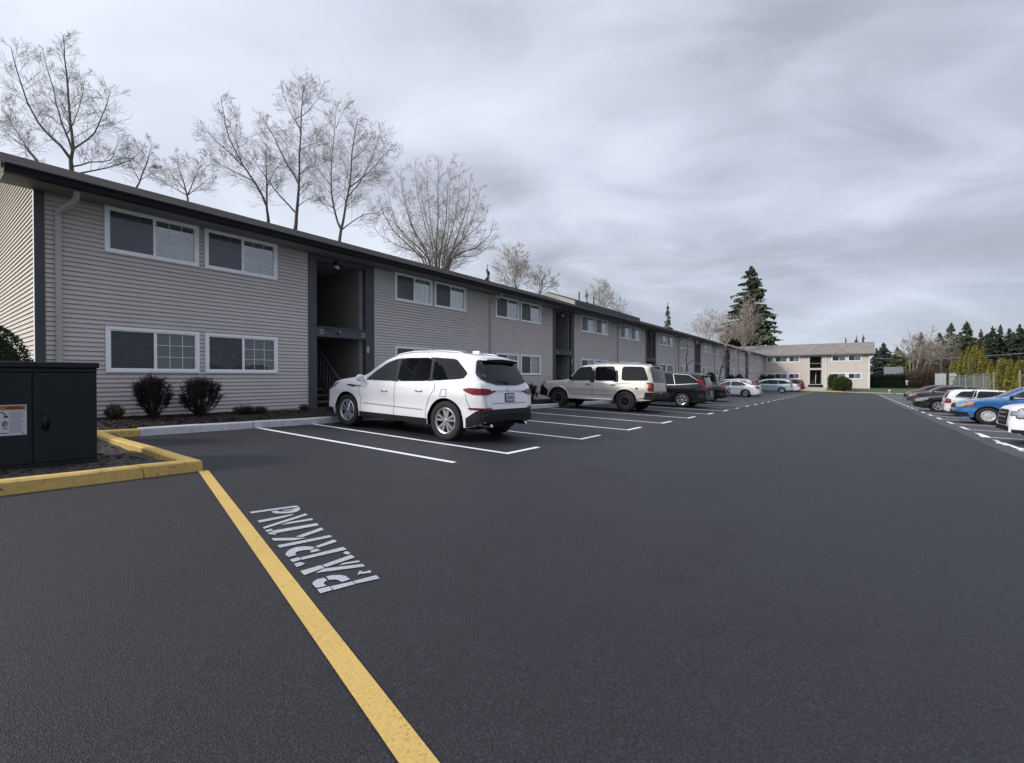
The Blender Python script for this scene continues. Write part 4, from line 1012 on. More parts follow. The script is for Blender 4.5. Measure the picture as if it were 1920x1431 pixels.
def truck_extras(c, root, sp):
    w = MB()
    for sg in (1, -1):
      w = MB(); w.tube([(1.0, sg * .93, .42), (.95, sg * 1.0, .43), (-.92, sg * 1.0, .43), (-1.0, sg * .93, .42)], .045, sp['paint'], 8); w.build('side_step', root, smooth=True)
    w = MB()
    for sg in (1, -1):
      w = MB(); w.tube([(.0, sg * .62, 1.87), (-.1, sg * .62, 1.925), (-1.9, sg * .62, 1.925), (-2.1, sg * .62, 1.86)], .02, M['lampclear'], 6); w.build('roof_rack', root)
    w = MB()
    for sg in (1, -1):                           # flared arches
        for ax in sp['axles']:
            pts = [(ax + (sp['arch'] + .03) * math.cos(math.pi * k / 14), 0, sp['rw'] + (sp['arch'] + .03) * math.sin(math.pi * k / 14)) for k in range(15)]
            q = []
            for x, _, z in pts:
                h = c.hit(x, z, 'L' if sg > 0 else 'R', 0); q.append((x, h.y if h else sg * .95, z))
            w = MB(); w.tube(q, .03, sp['paint'], 6); w.build('wheel_flare', root, smooth=True)
    w = MB(); w.box((-2.66, -.95, .52), (-2.53, .95, .74), M['plastic']); w.build('rear_bumper', root, bevel=.03)
    w = MB(); c.patch(w, [(-.5, 1.72), (-.5, 1.80), (.5, 1.80), (.5, 1.72)], 'B', M['tail'], off=.01); w.box((-2.42, -.40, 1.835), (-2.30, .40, 1.87), M['tail']); w.build('high_brake_lamp', root)
    w = MB(); c.both(w, [(-1.98, .90), (-1.98, .95), (-1.93, .97), (-1.89, .94), (-1.93, .88)], M['plastic'], off=.008); w.build('badge', root)
VAN = dict(SUVBASE, W=1.98, rw=.35, rr=.215, arch=.415, axles=(1.52, -1.48), tw=.22,
    top=[(2.58, .55), (2.52, .78), (2.35, .92), (2.0, 1.02), (1.6, 1.12), (1.3, 1.25), (.9, 1.47), (.5, 1.63), (.1, 1.70), (-.6, 1.73), (-1.4, 1.71), (-2.0, 1.66), (-2.22, 1.60), (-2.32, 1.45), (-2.42, 1.15), (-2.47, .95), (-2.50, .7), (-2.52, .5)],
    glass=[('dark', [(1.15, 1.08), (.7, 1.38), (.34, 1.53), (.08, 1.58), (.02, 1.08)]), ('dark', [(-.06, 1.08), (-.02, 1.60), (-.92, 1.62), (-1.10, 1.1)]), ('dark', [(-1.20, 1.10), (-1.04, 1.61), (-1.7, 1.56), (-2.12, 1.32), (-2.16, 1.18)])],
    wid=[(2.58, .55), (2.52, .70), (2.38, .84), (2.1, .94), (1.7, .99), (1.2, 1.0), (0, 1.0), (-1.8, 1.0), (-2.2, .97), (-2.40, .92), (-2.48, .87), (-2.52, .80)],
    belt=[(2.58, .54), (2.3, .80), (1.8, .96), (1.2, 1.02), (0, 1.04), (-1.5, 1.06), (-2.3, 1.10), (-2.45, 1.0), (-2.52, .5)],
    clad=[[(-2.0, .2), (-2.0, .36), (-2.6, .40), (-2.6, .2)]], bump_r=[], tum=[(2.6, .86), (1.6, .86), (1.1, .80), (.4, .76), (-1.7, .75), (-2.25, .74), (-2.52, .86)],
    tail=[[([(-2.37, 1.0), (-2.29, 1.40), (-2.34, 1.41), (-2.55, 1.0), (-2.55, .86)], 'S', 'tail'), ([(.94, .86), (.82, 1.38), (.74, 1.38), (.82, .86)], 'B', 'tail')]],
    rear_glass=[(-.68, 1.10), (-.60, 1.52), (.60, 1.52), (.68, 1.10)], wind=[(1.3, -.7), (.62, -.6), (.62, .6), (1.3, .7)], seams=[[(1.0, .4), (1.05, 1.06)], [(-.02, .35), (-.02, 1.06)], [(-1.0, .55), (-1.12, 1.06)]],
    seams_r=[], creases=[[(1.9, .86), (-2.2, .90)]], chrome=[[(1.15, 1.065), (.0, 1.06), (-1.12, 1.075), (-2.15, 1.165)], [(-1.14, 1.08), (-1.0, 1.60)], [(-1.0, 1.61), (-1.72, 1.57), (-2.14, 1.30)]], headl=[[([(2.50, .66), (2.40, .80), (1.95, .90), (2.05, .76)], 'S', 'lampclear')]], plate=(0, .74), handles=[(.14, .92), (-.15, .93)], mirror=(1.0, 1.06), spoiler=(-2.40, -2.2, 1.61, .6))
SEDAN = dict(SUVBASE, W=1.86, rw=.33, rr=.215, arch=.385, axles=(1.40, -1.37), tw=.21,
    top=[(2.42, .50), (2.36, .68), (2.2, .78), (1.8, .88), (1.2, .96), (1.0, 1.0), (.6, 1.20), (.25, 1.345), (-.1, 1.42), (-.6, 1.43), (-1.05, 1.36), (-1.5, 1.19), (-1.85, 1.06), (-2.05, 1.03), (-2.28, 1.00), (-2.36, .90), (-2.42, .70), (-2.44, .5)],
    wid=[(2.42, .55), (2.35, .72), (2.15, .87), (1.8, .96), (1.2, .99), (0, 1.0), (-1.5, 1.0), (-2.0, .97), (-2.25, .90), (-2.38, .82), (-2.44, .72)],
    belt=[(2.42, .48), (2.2, .68), (1.6, .84), (1.0, .91), (0, .93), (-1.4, .98), (-2.1, .985), (-2.34, .86), (-2.44, .45)], bot=[(2.42, .28), (2.0, .2), (-2.0, .22), (-2.44, .34)],
    tum=[(2.42, .86), (1.2, .86), (.8, .78), (.2, .70), (-.6, .69), (-1.2, .70), (-1.8, .80), (-2.44, .88)], zs=1.15, pan=.19,
    glass=[('dark', [(.92, .945), (.5, 1.16), (.15, 1.29), (-.15, 1.335), (-.18, .95)]), ('dark', [(-.25, .955), (-.22, 1.34), (-.62, 1.35), (-1.0, 1.29), (-1.42, 1.05), (-1.30, .99)])],
    rear_glass=[(-1.12, -.52), (-1.78, -.60), (-1.78, .60), (-1.12, .52)], wind=[(1.0, -.66), (.28, -.52), (.28, .52), (1.0, .66), (1.06, 0)],
    clad=[], bump_r=[[(-.9, .2), (-.9, .34), (.9, .34), (.9, .2)]], seams=[[(.95, .3), (.98, .92)], [(-.21, .28), (-.21, .94)], [(-1.0, .55), (-1.15, .7), (-1.22, .97)]], seams_r=[[(-.62, .62), (-.6, .95)], [(.62, .62), (.6, .95)]],
    creases=[[(1.9, .70), (-2.0, .80)]],
    tail=[[([(-2.02, .95), (-2.3, .98), (-2.5, .93), (-2.5, .76), (-2.2, .80)], 'S', 'tail'), ([(.86, .76), (.86, .93), (.50, .94), (.46, .80)], 'B', 'tail')]],
    headl=[[([(2.32, .60), (2.2, .74), (1.80, .82), (1.95, .68)], 'S', 'lampclear'), ([(.82, .60), (.84, .72), (.5, .68), (.5, .58)], 'F', 'lampclear')]], plate=(0, .72), handles=[(-.02, .82), (-1.05, .86)], mirror=(.82, .95))
del SEDAN['spoiler']
SEDAN['grille'] = [(-.42, .36), (-.5, .58), (.5, .58), (.42, .36)]
WAGON = dict(VAN, W=1.85, rw=.33, rr=.20, arch=.39, axles=(1.38, -1.30), tw=.2,
    top=[(2.28, .5), (2.22, .72), (2.05, .86), (1.6, .98), (1.2, 1.04), (1.0, 1.1), (.6, 1.36), (.3, 1.50), (0, 1.555), (-.6, 1.575), (-1.4, 1.56), (-1.85, 1.50), (-2.0, 1.40), (-2.12, 1.12), (-2.18, .95), (-2.22, .7), (-2.24, .45)],
    wid=[(2.28, .6), (2.2, .76), (2.0, .9), (1.6, .98), (0, 1.0), (-1.6, 1.0), (-1.95, .96), (-2.15, .90), (-2.24, .80)], belt=[(2.28, .48), (2.0, .76), (1.4, .94), (.9, .98), (-1.4, 1.0), (-2.0, 1.03), (-2.24, .45)],
    bot=[(2.28, .32), (2.0, .25), (-2.0, .26), (-2.24, .36)], tum=[(2.28, .86), (1.2, .86), (.8, .80), (.2, .75), (-1.6, .74), (-2.24, .86)],
    glass=[('dark', [(.90, 1.01), (.55, 1.28), (.25, 1.43), (-.05, 1.46), (-.08, 1.01)]), ('dark', [(-.15, 1.01), (-.12, 1.47), (-.90, 1.48), (-1.0, 1.03)]), ('dark', [(-1.08, 1.04), (-.98, 1.47), (-1.55, 1.44), (-1.82, 1.15), (-1.80, 1.08)])],
    rear_glass=[(-.62, 1.05), (-.55, 1.42), (.55, 1.42), (.62, 1.05)], wind=[(1.05, -.68), (.42, -.58), (.42, .58), (1.05, .68)],
    seams=[[(.9, .3), (.95, 1.0)], [(-.11, .3), (-.11, 1.0)], [(-.95, .5), (-1.04, 1.02)]], clad=[], creases=[],
    tail=[[([(-1.98, .78), (-1.98, 1.0), (-2.3, 1.02), (-2.3, .75)], 'S', 'tail'), ([(.88, .76), (.86, 1.02), (.68, 1.02), (.70, .76)], 'B', 'tail')]],
    headl=[[([(2.20, .66), (2.08, .80), (1.78, .86), (1.86, .70)], 'S', 'lampclear'), ([(2.0, .70), (1.95, .82), (1.76, .86), (1.82, .72)], 'S', 'amber'), ([(.80, .64), (.82, .78), (.48, .76), (.48, .64)], 'F', 'lampclear')]],
    grille=[(-.44, .60), (-.46, .76), (.46, .76), (.44, .60)], bump_f=[[(-.9, .28), (-.9, .45), (.9, .45), (.9, .28)]], plate=(0, .62), handles=[(.05, .86), (-.85, .88)], mirror=(.82, 1.02), mirror_black=True, spoiler=(-2.05, -1.88, 1.50, .55))
CROSS = dict(SUV, headl=[[([(2.50, .74), (2.44, .98), (1.98, 1.03), (2.06, .80)], 'S', 'lampclear'), ([(2.16, .80), (2.12, .98), (1.98, 1.0), (2.04, .82)], 'S', 'amber'), ([(.86, .80), (.84, .92), (.68, .91), (.68, .80)], 'F', 'lampclear')]],
    top=[(2.62, .62), (2.58, .92), (2.47, 1.05), (2.2, 1.12), (1.7, 1.17)] + SUV['top'][5:], wid=[(2.62, .72), (2.56, .84), (2.42, .93), (2.2, .975), (1.8, .99)] + SUV['wid'][5:], grille=[(-.48, .52), (-.5, .95), (.5, .95), (.48, .52)], bump_f=[[(-.70, .36), (-.70, .50), (.70, .50), (.70, .36)]])
def cross_extras(c, root, sp):
    w = MB(); c.both(w, [(2.33, .52), (2.33, .66), (2.20, .63), (2.20, .55)], M['plastic'], off=.01, step=.1); c.both(w, [(2.30, .56), (2.30, .61), (2.25, .60), (2.25, .57)], M['chrome'], off=.016, step=.1); w.build('fog_lamp', root)
    w = MB()
    for z in (.60, .72, .84): c.patch(w, [(-.46, z), (-.46, z + .035), (.46, z + .035), (.46, z)], 'F', M['chrome'], off=.018, step=.12)
    w.build('grille_bars', root)
UP = math.pi / 2
LG = 'cars parked nose-in along the grey apartment block'; RG = 'cars parked along the far side of the lot'
def car_at_rear(spec, x, y_rear_axle): return y_rear_axle - spec['axles'][1]
def place(spec, name, label, cat, Xside, Yrear, color, group, scale=1.0, head=UP, **k):
    """Xside: world X of the left wheels' face; Yrear: world Y of the rear axle (for +Y headings)"""
    H = spec['W'] / 2 * scale * k.get('sy', .9)
    if head > 0: return build_car(spec, name, label, cat, Xside + H * .98, Yrear - spec['axles'][1] * scale, head, color, group, scale, **k)
    return build_car(spec, name, label, cat, Xside + H * .98, Yrear + spec['axles'][1] * scale, head, color, group, scale, **k)
place(SUV, 'parked_car', 'white three-row SUV parked nearest, its tailgate to the lot', 'car', 6.42, 6.42, 'white', LG, 1.07, wstyle='ten', extras=suv_extras, sy=.85, sz=.94)
place(TRUCK, 'parked_car', 'champagne boxy SUV with black off-road wheels', 'car', 17.75, 7.45, 'champagne', LG, 1.07, wstyle='off', wm='rimblack', extras=truck_extras, sy=.9, sz=.96)
place(VAN, 'parked_car', 'black minivan parked just past the champagne SUV', 'car', 23.2, 6.75, 'black', LG, 1.07, wstyle='six')
place(SEDAN, 'parked_car', 'navy sedan whose tail shows just past the black minivan', 'car', 27.9, 7.9, 'navy', LG, 1.07)
place(SEDAN, 'parked_car', 'black sedan between the navy sedan and the white coupe', 'car', 32.3, 7.75, 'black', LG, 1.07)
place(SEDAN, 'parked_car', 'white low-roofed coupe parked in the left row', 'car', 44.7, 7.54, 'white', LG, 1.05, nox=60)
place(WAGON, 'parked_car', 'white hatchback almost hidden between the white coupe and red SUV', 'car', 48.0, 8.4, 'silver_white', LG, 1.05, nox=50, detail=False)
place(SUV, 'parked_car', 'bright red SUV parked behind the white coupe', 'car', 51.4, 8.3, 'red', LG, 1.0, nox=60, detail=False)
place(VAN, 'parked_car', 'pale blue minivan in the left row', 'car', 65.9, 7.0, 'lightblue', LG, 1.06, nox=60, detail=False, wm='hubcap', wstyle='five')
place(SEDAN, 'parked_car', 'white car with red tail lamps past the pale blue minivan', 'car', 75.0, 7.0, 'white', LG, 1.12, nox=60, detail=False)
place(SUV, 'parked_car', 'dark red SUV at the far end of the left row', 'car', 79.5, 6.6, 'darkred', LG, 1.1, nox=60, detail=False)
# far side of the lot: noses towards the aisle
def place_r(spec, label, X, Yf, color, scale=1.0, rear=False, **k):
    H = spec['W'] / 2 * scale * .9; L = max(p[0] for p in spec['top']) * scale; Lr = -min(p[0] for p in spec['top']) * scale
    if rear: return build_car(spec, 'parked_car', label, 'car', X + H * .98, Yf - Lr, -UP, color, RG, scale, **k)
    return build_car(spec, 'parked_car', label, 'car', X + H * .98, Yf - L, UP, color, RG, scale, **k)
place_r(CROSS, 'white SUV cut off by the right edge, its front towards the aisle', 15.6, -3.0, 'white', .90, extras=cross_extras)
place_r(WAGON, 'bright blue compact SUV with grey hubcaps', 23.9, -3.15, 'blue', .98, wstyle='hub', wm='hubcap')
place_r(WAGON, 'white wagon parked tail-first between blue and black cars', 29.0, -3.45, 'silver_white', .84, rear=True)
place_r(SEDAN, 'glossy black sedan with silver wheels in the right row', 33.4, -2.8, 'black', .93, wstyle='five')
place_r(WAGON, 'dark grey car reflecting the sky, beside the black sedan', 45.5, -3.4, 'grey', .95, detail=False)
place_r(VAN, 'maroon van farthest away in the right row', 55.5, -3.9, 'maroon', .9, detail=False)

# ------------------------------------------------------------------ utility cabinet
def cabinet():
    # front face from (.75-...) to the right corner, nearly along the kerb
    pr = on_y(182.5, 876, 7.62); pr = Vector((1.53, 7.64, -1.12))
    d = Vector((-1, .14, 0)).normalized(); inn = Vector((.14, 1, 0)).normalized()
    rz = math.atan2(-d.y, -d.x)
    root = empty('utility_cabinet', (pr.x, pr.y, -1.16), rz)
    tag(root, 'dark green metal utility cabinet on the kerbed island at the left edge', 'utility cabinet')
    m = M['cabinet']; Wd, D, H = 1.72, .80, 1.34
    b = MB(); b.box((-Wd, .02, .0), (-.001, D, H - .072), m); b.build('body', root, bevel=.008)
    b = MB(); b.box((-Wd, .0, .0), (0, .019, .135), m); b.build('plinth', root, bevel=.004)
    b = MB(); b.box((-Wd - .0, -.012, H - .125), (0.0, D + .012, H - .075), m); b.box((-Wd - .02, -.03, H - .07), (0.022, D + .03, H), m); b.build('lid', root, bevel=.01)
    split = -.56
    b = MB(); b.box((split + .008, -.006, .145), (-.006, .019, H - .135), m); dr = b.build('door', root, bevel=.005)
    b = MB(); x = split + .105; z = .62
    b.box((x - .035, -.010, z - .08), (x + .03, -.0065, z + .075), M['plastic']); b.tube([(x - .04, -.012, z + .085), (x + .01, -.03, z + .09), (x + .032, -.028, z + .06), (x + .02, -.015, z - .09)], .006, m, 6)
    b.tube([(x - .012, -.014, z + .06), (x - .01, -.03, z + .045), (x + .002, -.03, z - .10)], .009, m, 8); b.cyl((x - .012, -.014, z + .055), (x - .012, -.038, z + .053), .009, M['rimgrey'], 8); b.build('handle', dr, smooth=True)
    b = MB(); b.box((-Wd + .006, -.006, .145), (split - .008, .019, H - .135), m); dl = b.build('door', root, bevel=.005)
    # warning sticker
    x1 = split - .05; x0 = x1 - .30; z0, z1 = .49, .84
    s = MB(); wh = mat('sticker_white', (.50, .52, .58), .45); og = mat('sticker_orange', (.42, .13, .02), .45); ink = mat('sticker_ink', (.03, .022, .025), .5); gy = mat('sticker_text', (.20, .21, .25), .5)
    s.box((x0, -.0085, z0), (x1, -.0065, z1), wh); s.box((x0 + .006, -.0100, z1 - .058), (x1 - .006, -.0086, z1 - .008), og); s.box((x1 - .135, -.0099, z0 + .02), (x1 - .133, -.0088, z1 - .07), gy)
    rnd = random.Random(4)
    for i in range(17):
        z = z1 - .085 - i * .0165
        if z < z0 + .02: break
        x = x1 - .128
        while x < x1 - .012 - rnd.random() * .04:
            w = rnd.uniform(.007, .022); s.box((x, -.0102, z), (min(x + w, x1 - .010), -.0090, z + .006), gy); x += w + .003
    s.box((x1 - .035, -.0102, z0 + .014), (x1 - .018, -.0090, z0 + .024), ink)
    s.tube([(x1 - .215, -.0095, z1 - .085), (x1 - .19, -.0095, z1 - .080), (x1 - .17, -.0095, z1 - .105), (x1 - .162, -.0095, z1 - .12)], .005, ink, 5); s.box((x1 - .18, -.0103, z1 - .145), (x1 - .145, -.0090, z1 - .125), ink)
    s.tube([(x1 - .172 + .019 * math.cos(a / 12 * 6.283), -.0095, z1 - .215 + .034 * math.sin(a / 12 * 6.283)) for a in range(13)], .0035, ink, 5); s.tube([(x1 - .176, -.0095, z1 - .23), (x1 - .172, -.0095, z1 - .195)], .007, mat('sticker_red', (.22, .03, .02), .5), 5)
    s.box((x1 - .19, -.0103, z1 - .275), (x1 - .15, -.0090, z1 - .267), ink); s.box((x1 - .21, -.0103, z1 - .325), (x1 - .15, -.0090, z1 - .317), ink)
    s.build('warning_sticker', dl)
    t = link('warning_text', textmesh('WARNING', .046, 'warning_text', ink), dl); t.rotation_euler = (R(90), 0, 0); t.scale = (.62, 1, 1); t.location = ((x1 - .095), -.0105, z1 - .034)
cabinet()

# ------------------------------------------------------------------ vegetation
rng = random.Random(7)
def rv(r=1.0):
    while True:
        v = Vector((rng.uniform(-1, 1), rng.uniform(-1, 1), rng.uniform(-1, 1)))
        if .05 < v.length < 1: return v.normalized() * r
def grow(b, p, d, L, r, depth, m, mt, up=.04, spread=.58, sides=(5, 4, 3, 3, 3), kids=(6, 6, 5, 4), decay=.60, wob=.10, minr=.0):
    n = 5 if depth < 2 else (4 if depth == 2 else 3); pts = [p.copy()]; q = p.copy(); dd = d.normalized()
    for i in range(n):
        dd = (dd + rv(wob) + Vector((0, 0, up))).normalized(); q = q + dd * L / n; pts.append(q.copy())
    rad = [max(minr, r * (1 - .78 * i / n)) for i in range(n + 1)]
    b[0 if depth < 2 else 1].tube(pts, rad, m if depth < 2 else mt, sides[min(depth, 4)], caps=False)
    if depth >= len(kids): return
    for k in range(kids[depth]):
        t = .22 + .76 * (k + rng.random() * .8) / kids[depth]; i = min(int(t * n), n - 1); f = t * n - i; pp = pts[i].lerp(pts[i + 1], min(f, 1)); ax = (pts[i + 1] - pts[i]).normalized()
        s = rv(); s = (s - ax * s.dot(ax)).normalized(); nd = (ax * (1 - spread * .5) + s * spread).normalized()
        grow(b, pp, nd, L * decay * rng.uniform(.55, 1.15) * (1.2 - .55 * t), max(minr, rad[i] * .55), depth + 1, m, mt, up, spread, sides, kids, decay, wob, minr)
def twigs_on(b, pts, rad, L, dens, m, mt, kids=(4, 3), up=.12, spread=.7, minr=.005, start=.15):
    tot = sum((pts[i + 1] - pts[i]).length for i in range(len(pts) - 1)); n = int(tot * dens * 1.9)
    for k in range(n):
        t = start + (1 - start) * (k + rng.random()) / n; s = t * tot; i = 0
        while i < len(pts) - 2 and s > (pts[i + 1] - pts[i]).length: s -= (pts[i + 1] - pts[i]).length; i += 1
        seg = pts[i + 1] - pts[i]; pp = pts[i] + seg * min(1, s / seg.length); ax = seg.normalized(); q = rv(); q = (q - ax * q.dot(ax)).normalized()
        nd = (ax * .55 + q * spread).normalized()
        if nd.z < -.1: nd.z *= -.5
        grow(b, pp, nd, L * (1.25 - .85 * t) * rng.uniform(.45, 1.15), max(minr, rad[i] * .30), 2, m, mt, .035, .56, kids=(0, 0) + kids, minr=minr, wob=.07)
def traced_tree(name, label, group, Z, limbs, base_px, bark, twig, tw=1.9, dens=2.4, minr=.0048, kids=(6, 4), jit=1.6):
    """limbs traced as pixel polylines, given their own depth round the trunk distance Z (metres)"""
    T = MB(); Cb = MB(); base = at(*base_px, Z); bz = gz(base.x, base.y)
    root = empty(name, (base.x, base.y, bz)); tag(root, label, 'tree', group)
    off = root.location
    r0 = limbs[0][1]
    l0 = at(*limbs[0][0][0], Z)
    T.tube([Vector((base.x, base.y, bz - .1)) - off, base - off, l0 - off], [r0 * 1.5, r0 * 1.05, r0 * .98], bark, 8)
    for li, (pl, r) in enumerate(limbs):
        tot = len(pl); dz = 0 if li == 0 else rng.uniform(-jit, jit)
        pts = [at(x, y, Z + dz * (i / (tot - 1)) ** 1.0 if tot > 1 else Z) - off for i, (x, y) in enumerate(pl)]
        # smooth
        q = [pts[0]]
        for i in range(len(pts) - 1):
            p0 = pts[max(i - 1, 0)]; p1 = pts[i]; p2 = pts[i + 1]; p3 = pts[min(i + 2, len(pts) - 1)]
            for t in (.5, 1.0): q.append(.5 * ((2 * p1) + (-p0 + p2) * t + (2 * p0 - 5 * p1 + 4 * p2 - p3) * t * t + (-p0 + 3 * p1 - 3 * p2 + p3) * t ** 3))
        for i in range(1, len(q)): q[i] = q[i] + rv(.0012 * Z) * (1 if i < len(q) - 1 else .3)
        n = len(q); rad = [max(minr, r * (1 - .88 * (i / (n - 1)) ** .8)) for i in range(n)]
        T.tube(q, rad, bark, 6, caps=False); twigs_on((T, Cb), q, rad, tw * 1.15, dens, bark, twig, kids=kids, minr=minr, start=.25 if li == 0 else .12)
    T.build('trunk', root, smooth=True); Cb.build('crown', root)
    return root
BG = 'bare trees behind the grey apartment block'
traced_tree('bare_tree', 'tall bare tree above the roof at the far left, near the downspout end', BG, 26, [
 ([(135,330),(134,300),(136,275),(131,230),(126,160),(122,110),(118,65)], .12), ([(134,300),(115,275),(85,245),(62,215),(40,160),(25,110),(20,85)], .085), ([(136,285),(120,240),(112,220),(100,170),(85,120),(80,95)], .06),
 ([(137,280),(165,262),(185,235),(200,195),(207,165)], .06), ([(138,312),(170,305),(205,300),(215,285),(222,262)], .05), ([(75,310),(45,275),(20,255),(3,240)], .06), ([(70,300),(40,262),(12,215),(0,190)], .04),
 ([(126,250),(140,225),(155,180),(160,140)], .035), ([(150,325),(200,315),(245,300),(268,278)], .05)], (136, 345), M['bark_d'], M['twig'], tw=1.55, dens=2.3)
traced_tree('bare_tree', 'slender bare sapling showing just over the roof beside the far left tree', BG, 27, [([(256,352),(268,325),(280,290),(285,266)], .05), ([(262,340),(245,305),(240,290)], .03), ([(262,338),(285,325),(305,318)], .025)], (255, 365), M['bark'], M['twig'], tw=.9, dens=2.4)
traced_tree('bare_tree', 'low bare tree crown over the roof between the two tall left groups', BG, 30, [([(352,372),(345,345),(335,315),(333,296)], .06), ([(350,360),(325,330),(307,300)], .04), ([(352,365),(365,335),(375,315),(390,300)], .04), ([(350,368),(380,345),(400,330)], .035), ([(348,365),(320,350),(295,335)], .035)], (352, 385), M['bark'], M['twig_l'], tw=1.2, dens=3)
traced_tree('bare_tree', 'bare tree with a sawn-off stub top and long limbs leaning left', BG, 29, [([(503,425),(501,390),(499,340),(497,281)], .11), ([(499,385),(480,345),(455,310),(430,260),(418,210),(414,180)], .075), ([(455,312),(430,285),(405,265),(384,240)], .045), ([(480,345),(455,330),(420,312),(392,300)], .04), ([(452,300),(440,255),(447,220)], .03), ([(500,350),(515,320),(530,300)], .03)], (503, 440), M['bark_d'], M['twig'], tw=1.5, dens=2.2)
traced_tree('bare_tree', 'tallest bare tree of the middle group, its leader straight above the open stair bay', BG, 28, [([(552,440),(557,400),(560,350),(562,290),(565,215),(568,158)], .125), ([(560,345),(540,310),(525,280),(510,250),(497,230),(488,215)], .065), ([(563,240),(548,220),(537,190),(527,172)], .035), ([(565,218),(580,205),(592,190),(600,180)], .03), ([(562,282),(580,272),(602,266)], .03), ([(560,330),(572,318),(590,306)], .03), ([(556,390),(572,378),(600,362)], .035), ([(553,398),(525,368),(500,335),(475,300),(452,268)], .05), ([(566,200),(572,180),(585,160)], .02), ([(564,260),(552,250),(540,235)], .02)], (551, 450), M['bark_d'], M['twig'], tw=1.5, dens=2.2)
traced_tree('bare_tree', 'wide bare tree with a forked trunk right of the tallest one', BG, 30, [([(636,460),(640,430),(645,400),(655,350),(660,290),(668,240),(672,222)], .11), ([(640,432),(625,390),(620,330),(626,260),(630,203)], .08), ([(655,352),(690,325),(715,295),(738,278)], .05), ([(652,370),(675,340),(700,290),(716,242)], .05), ([(640,432),(665,412),(690,400),(715,402)], .045), ([(622,350),(600,320),(590,280),(600,240)], .035), ([(660,300),(685,280),(700,250)], .03), ([(625,390),(600,375),(585,360)], .03), ([(630,240),(640,215),(648,200)], .02)], (635, 470), M['bark'], M['twig_l'], tw=1.6, dens=2.8)
fan = []
for i, (ex, ey) in enumerate([(712,372),(700,420),(728,338),(752,318),(778,308),(800,298),(822,300),(845,302),(862,312),(882,330),(900,352),(914,385),(925,420),(920,448),(760,360),(840,340),(790,340),(880,380),(730,400)]):
    bx = 822 + (ex - 822) * .26 + rng.uniform(-6, 6); mx = bx + (ex - bx) * rng.uniform(.45, .7); my = 500 + (ey - 500) * rng.uniform(.35, .5)
    fan.append(([(822 + (ex - 822) * .14, 535), (bx, 485), (mx, my), (ex + (mx - ex) * rng.uniform(.1, .35), my + (ey - my) * .55), (ex, ey)], .085 if i % 3 == 0 else .055))
traced_tree('bare_tree', 'broad tan bare tree fanning out from many stems over the roof centre', BG, 34, fan, (822, 545), M['bark_l'], M['twig_l'], tw=1.5, dens=2.2, kids=(5, 3))
def fan_tree(name, label, group, Z, bx, by, topx, topy, hw, n, bark, twig, tw=1.3, dens=2.2, r=.07, kids=(4, 3), minr=.011):
    L = []
    for i in range(n):
        t = (i + .5) / n * 2 - 1 if n > 1 else 0; ex = topx + hw * t; ey = topy + (by - topy) * (.52 * abs(t) ** 1.7 + rng.uniform(0, .14)); mx = bx + (ex - bx) * .55; my = by + (ey - by) * .42
        L.append(([(bx, by), (mx, my), (ex, ey)], r if abs(t) < .35 else r * .6))
    L.sort(key=lambda q: -q[1]); return traced_tree(name, label, group, Z, L, (bx, by + 8), bark, twig, tw, dens, minr, kids, jit=Z * .04)
FG = 'bare trees behind the roof farther along'
fan_tree('bare_tree', 'pale bare tree behind the roof, tallest right of the small tan conifer', FG, 48, 968, 545, 962, 455, 34, 8, M['bark_l'], M['twig_l'], 1.6, 2.2)
fan_tree('bare_tree', 'thin bare tree just before the cream roof step', FG, 50, 1012, 552, 1016, 498, 30, 6, M['bark_l'], M['twig_l'], 1.3, 2.2)
fan_tree('bare_tree', 'small bare tree behind the raised roof', FG, 60, 1130, 590, 1128, 520, 24, 7, M['bark_l'], M['twig_l'], 1.6, 2.0)
fan_tree('bare_tree', 'faint bare tree low over the raised roof ridge', FG, 62, 1160, 598, 1160, 556, 14, 4, M['bark_l'], M['twig_l'], 1.2, 1.8)
fan_tree('bare_tree', 'bare tree left of the big conifer, over the grey roof end', FG, 75, 1330, 645, 1325, 578, 34, 8, M['bark'], M['twig_l'], 2.2, 1.6)
fan_tree('bare_tree', 'bare twiggy tree between roof and big conifer, paler', FG, 78, 1358, 652, 1352, 585, 18, 6, M['bark_l'], M['twig_l'], 2.2, 1.6)
fan_tree('bare_tree', 'tall pale leafless tree standing in front of the big conifer', FG, 86, 1393, 655, 1405, 545, 22, 7, M['bark_l'], M['twig_l'], 2.4, 1.5, r=.16)
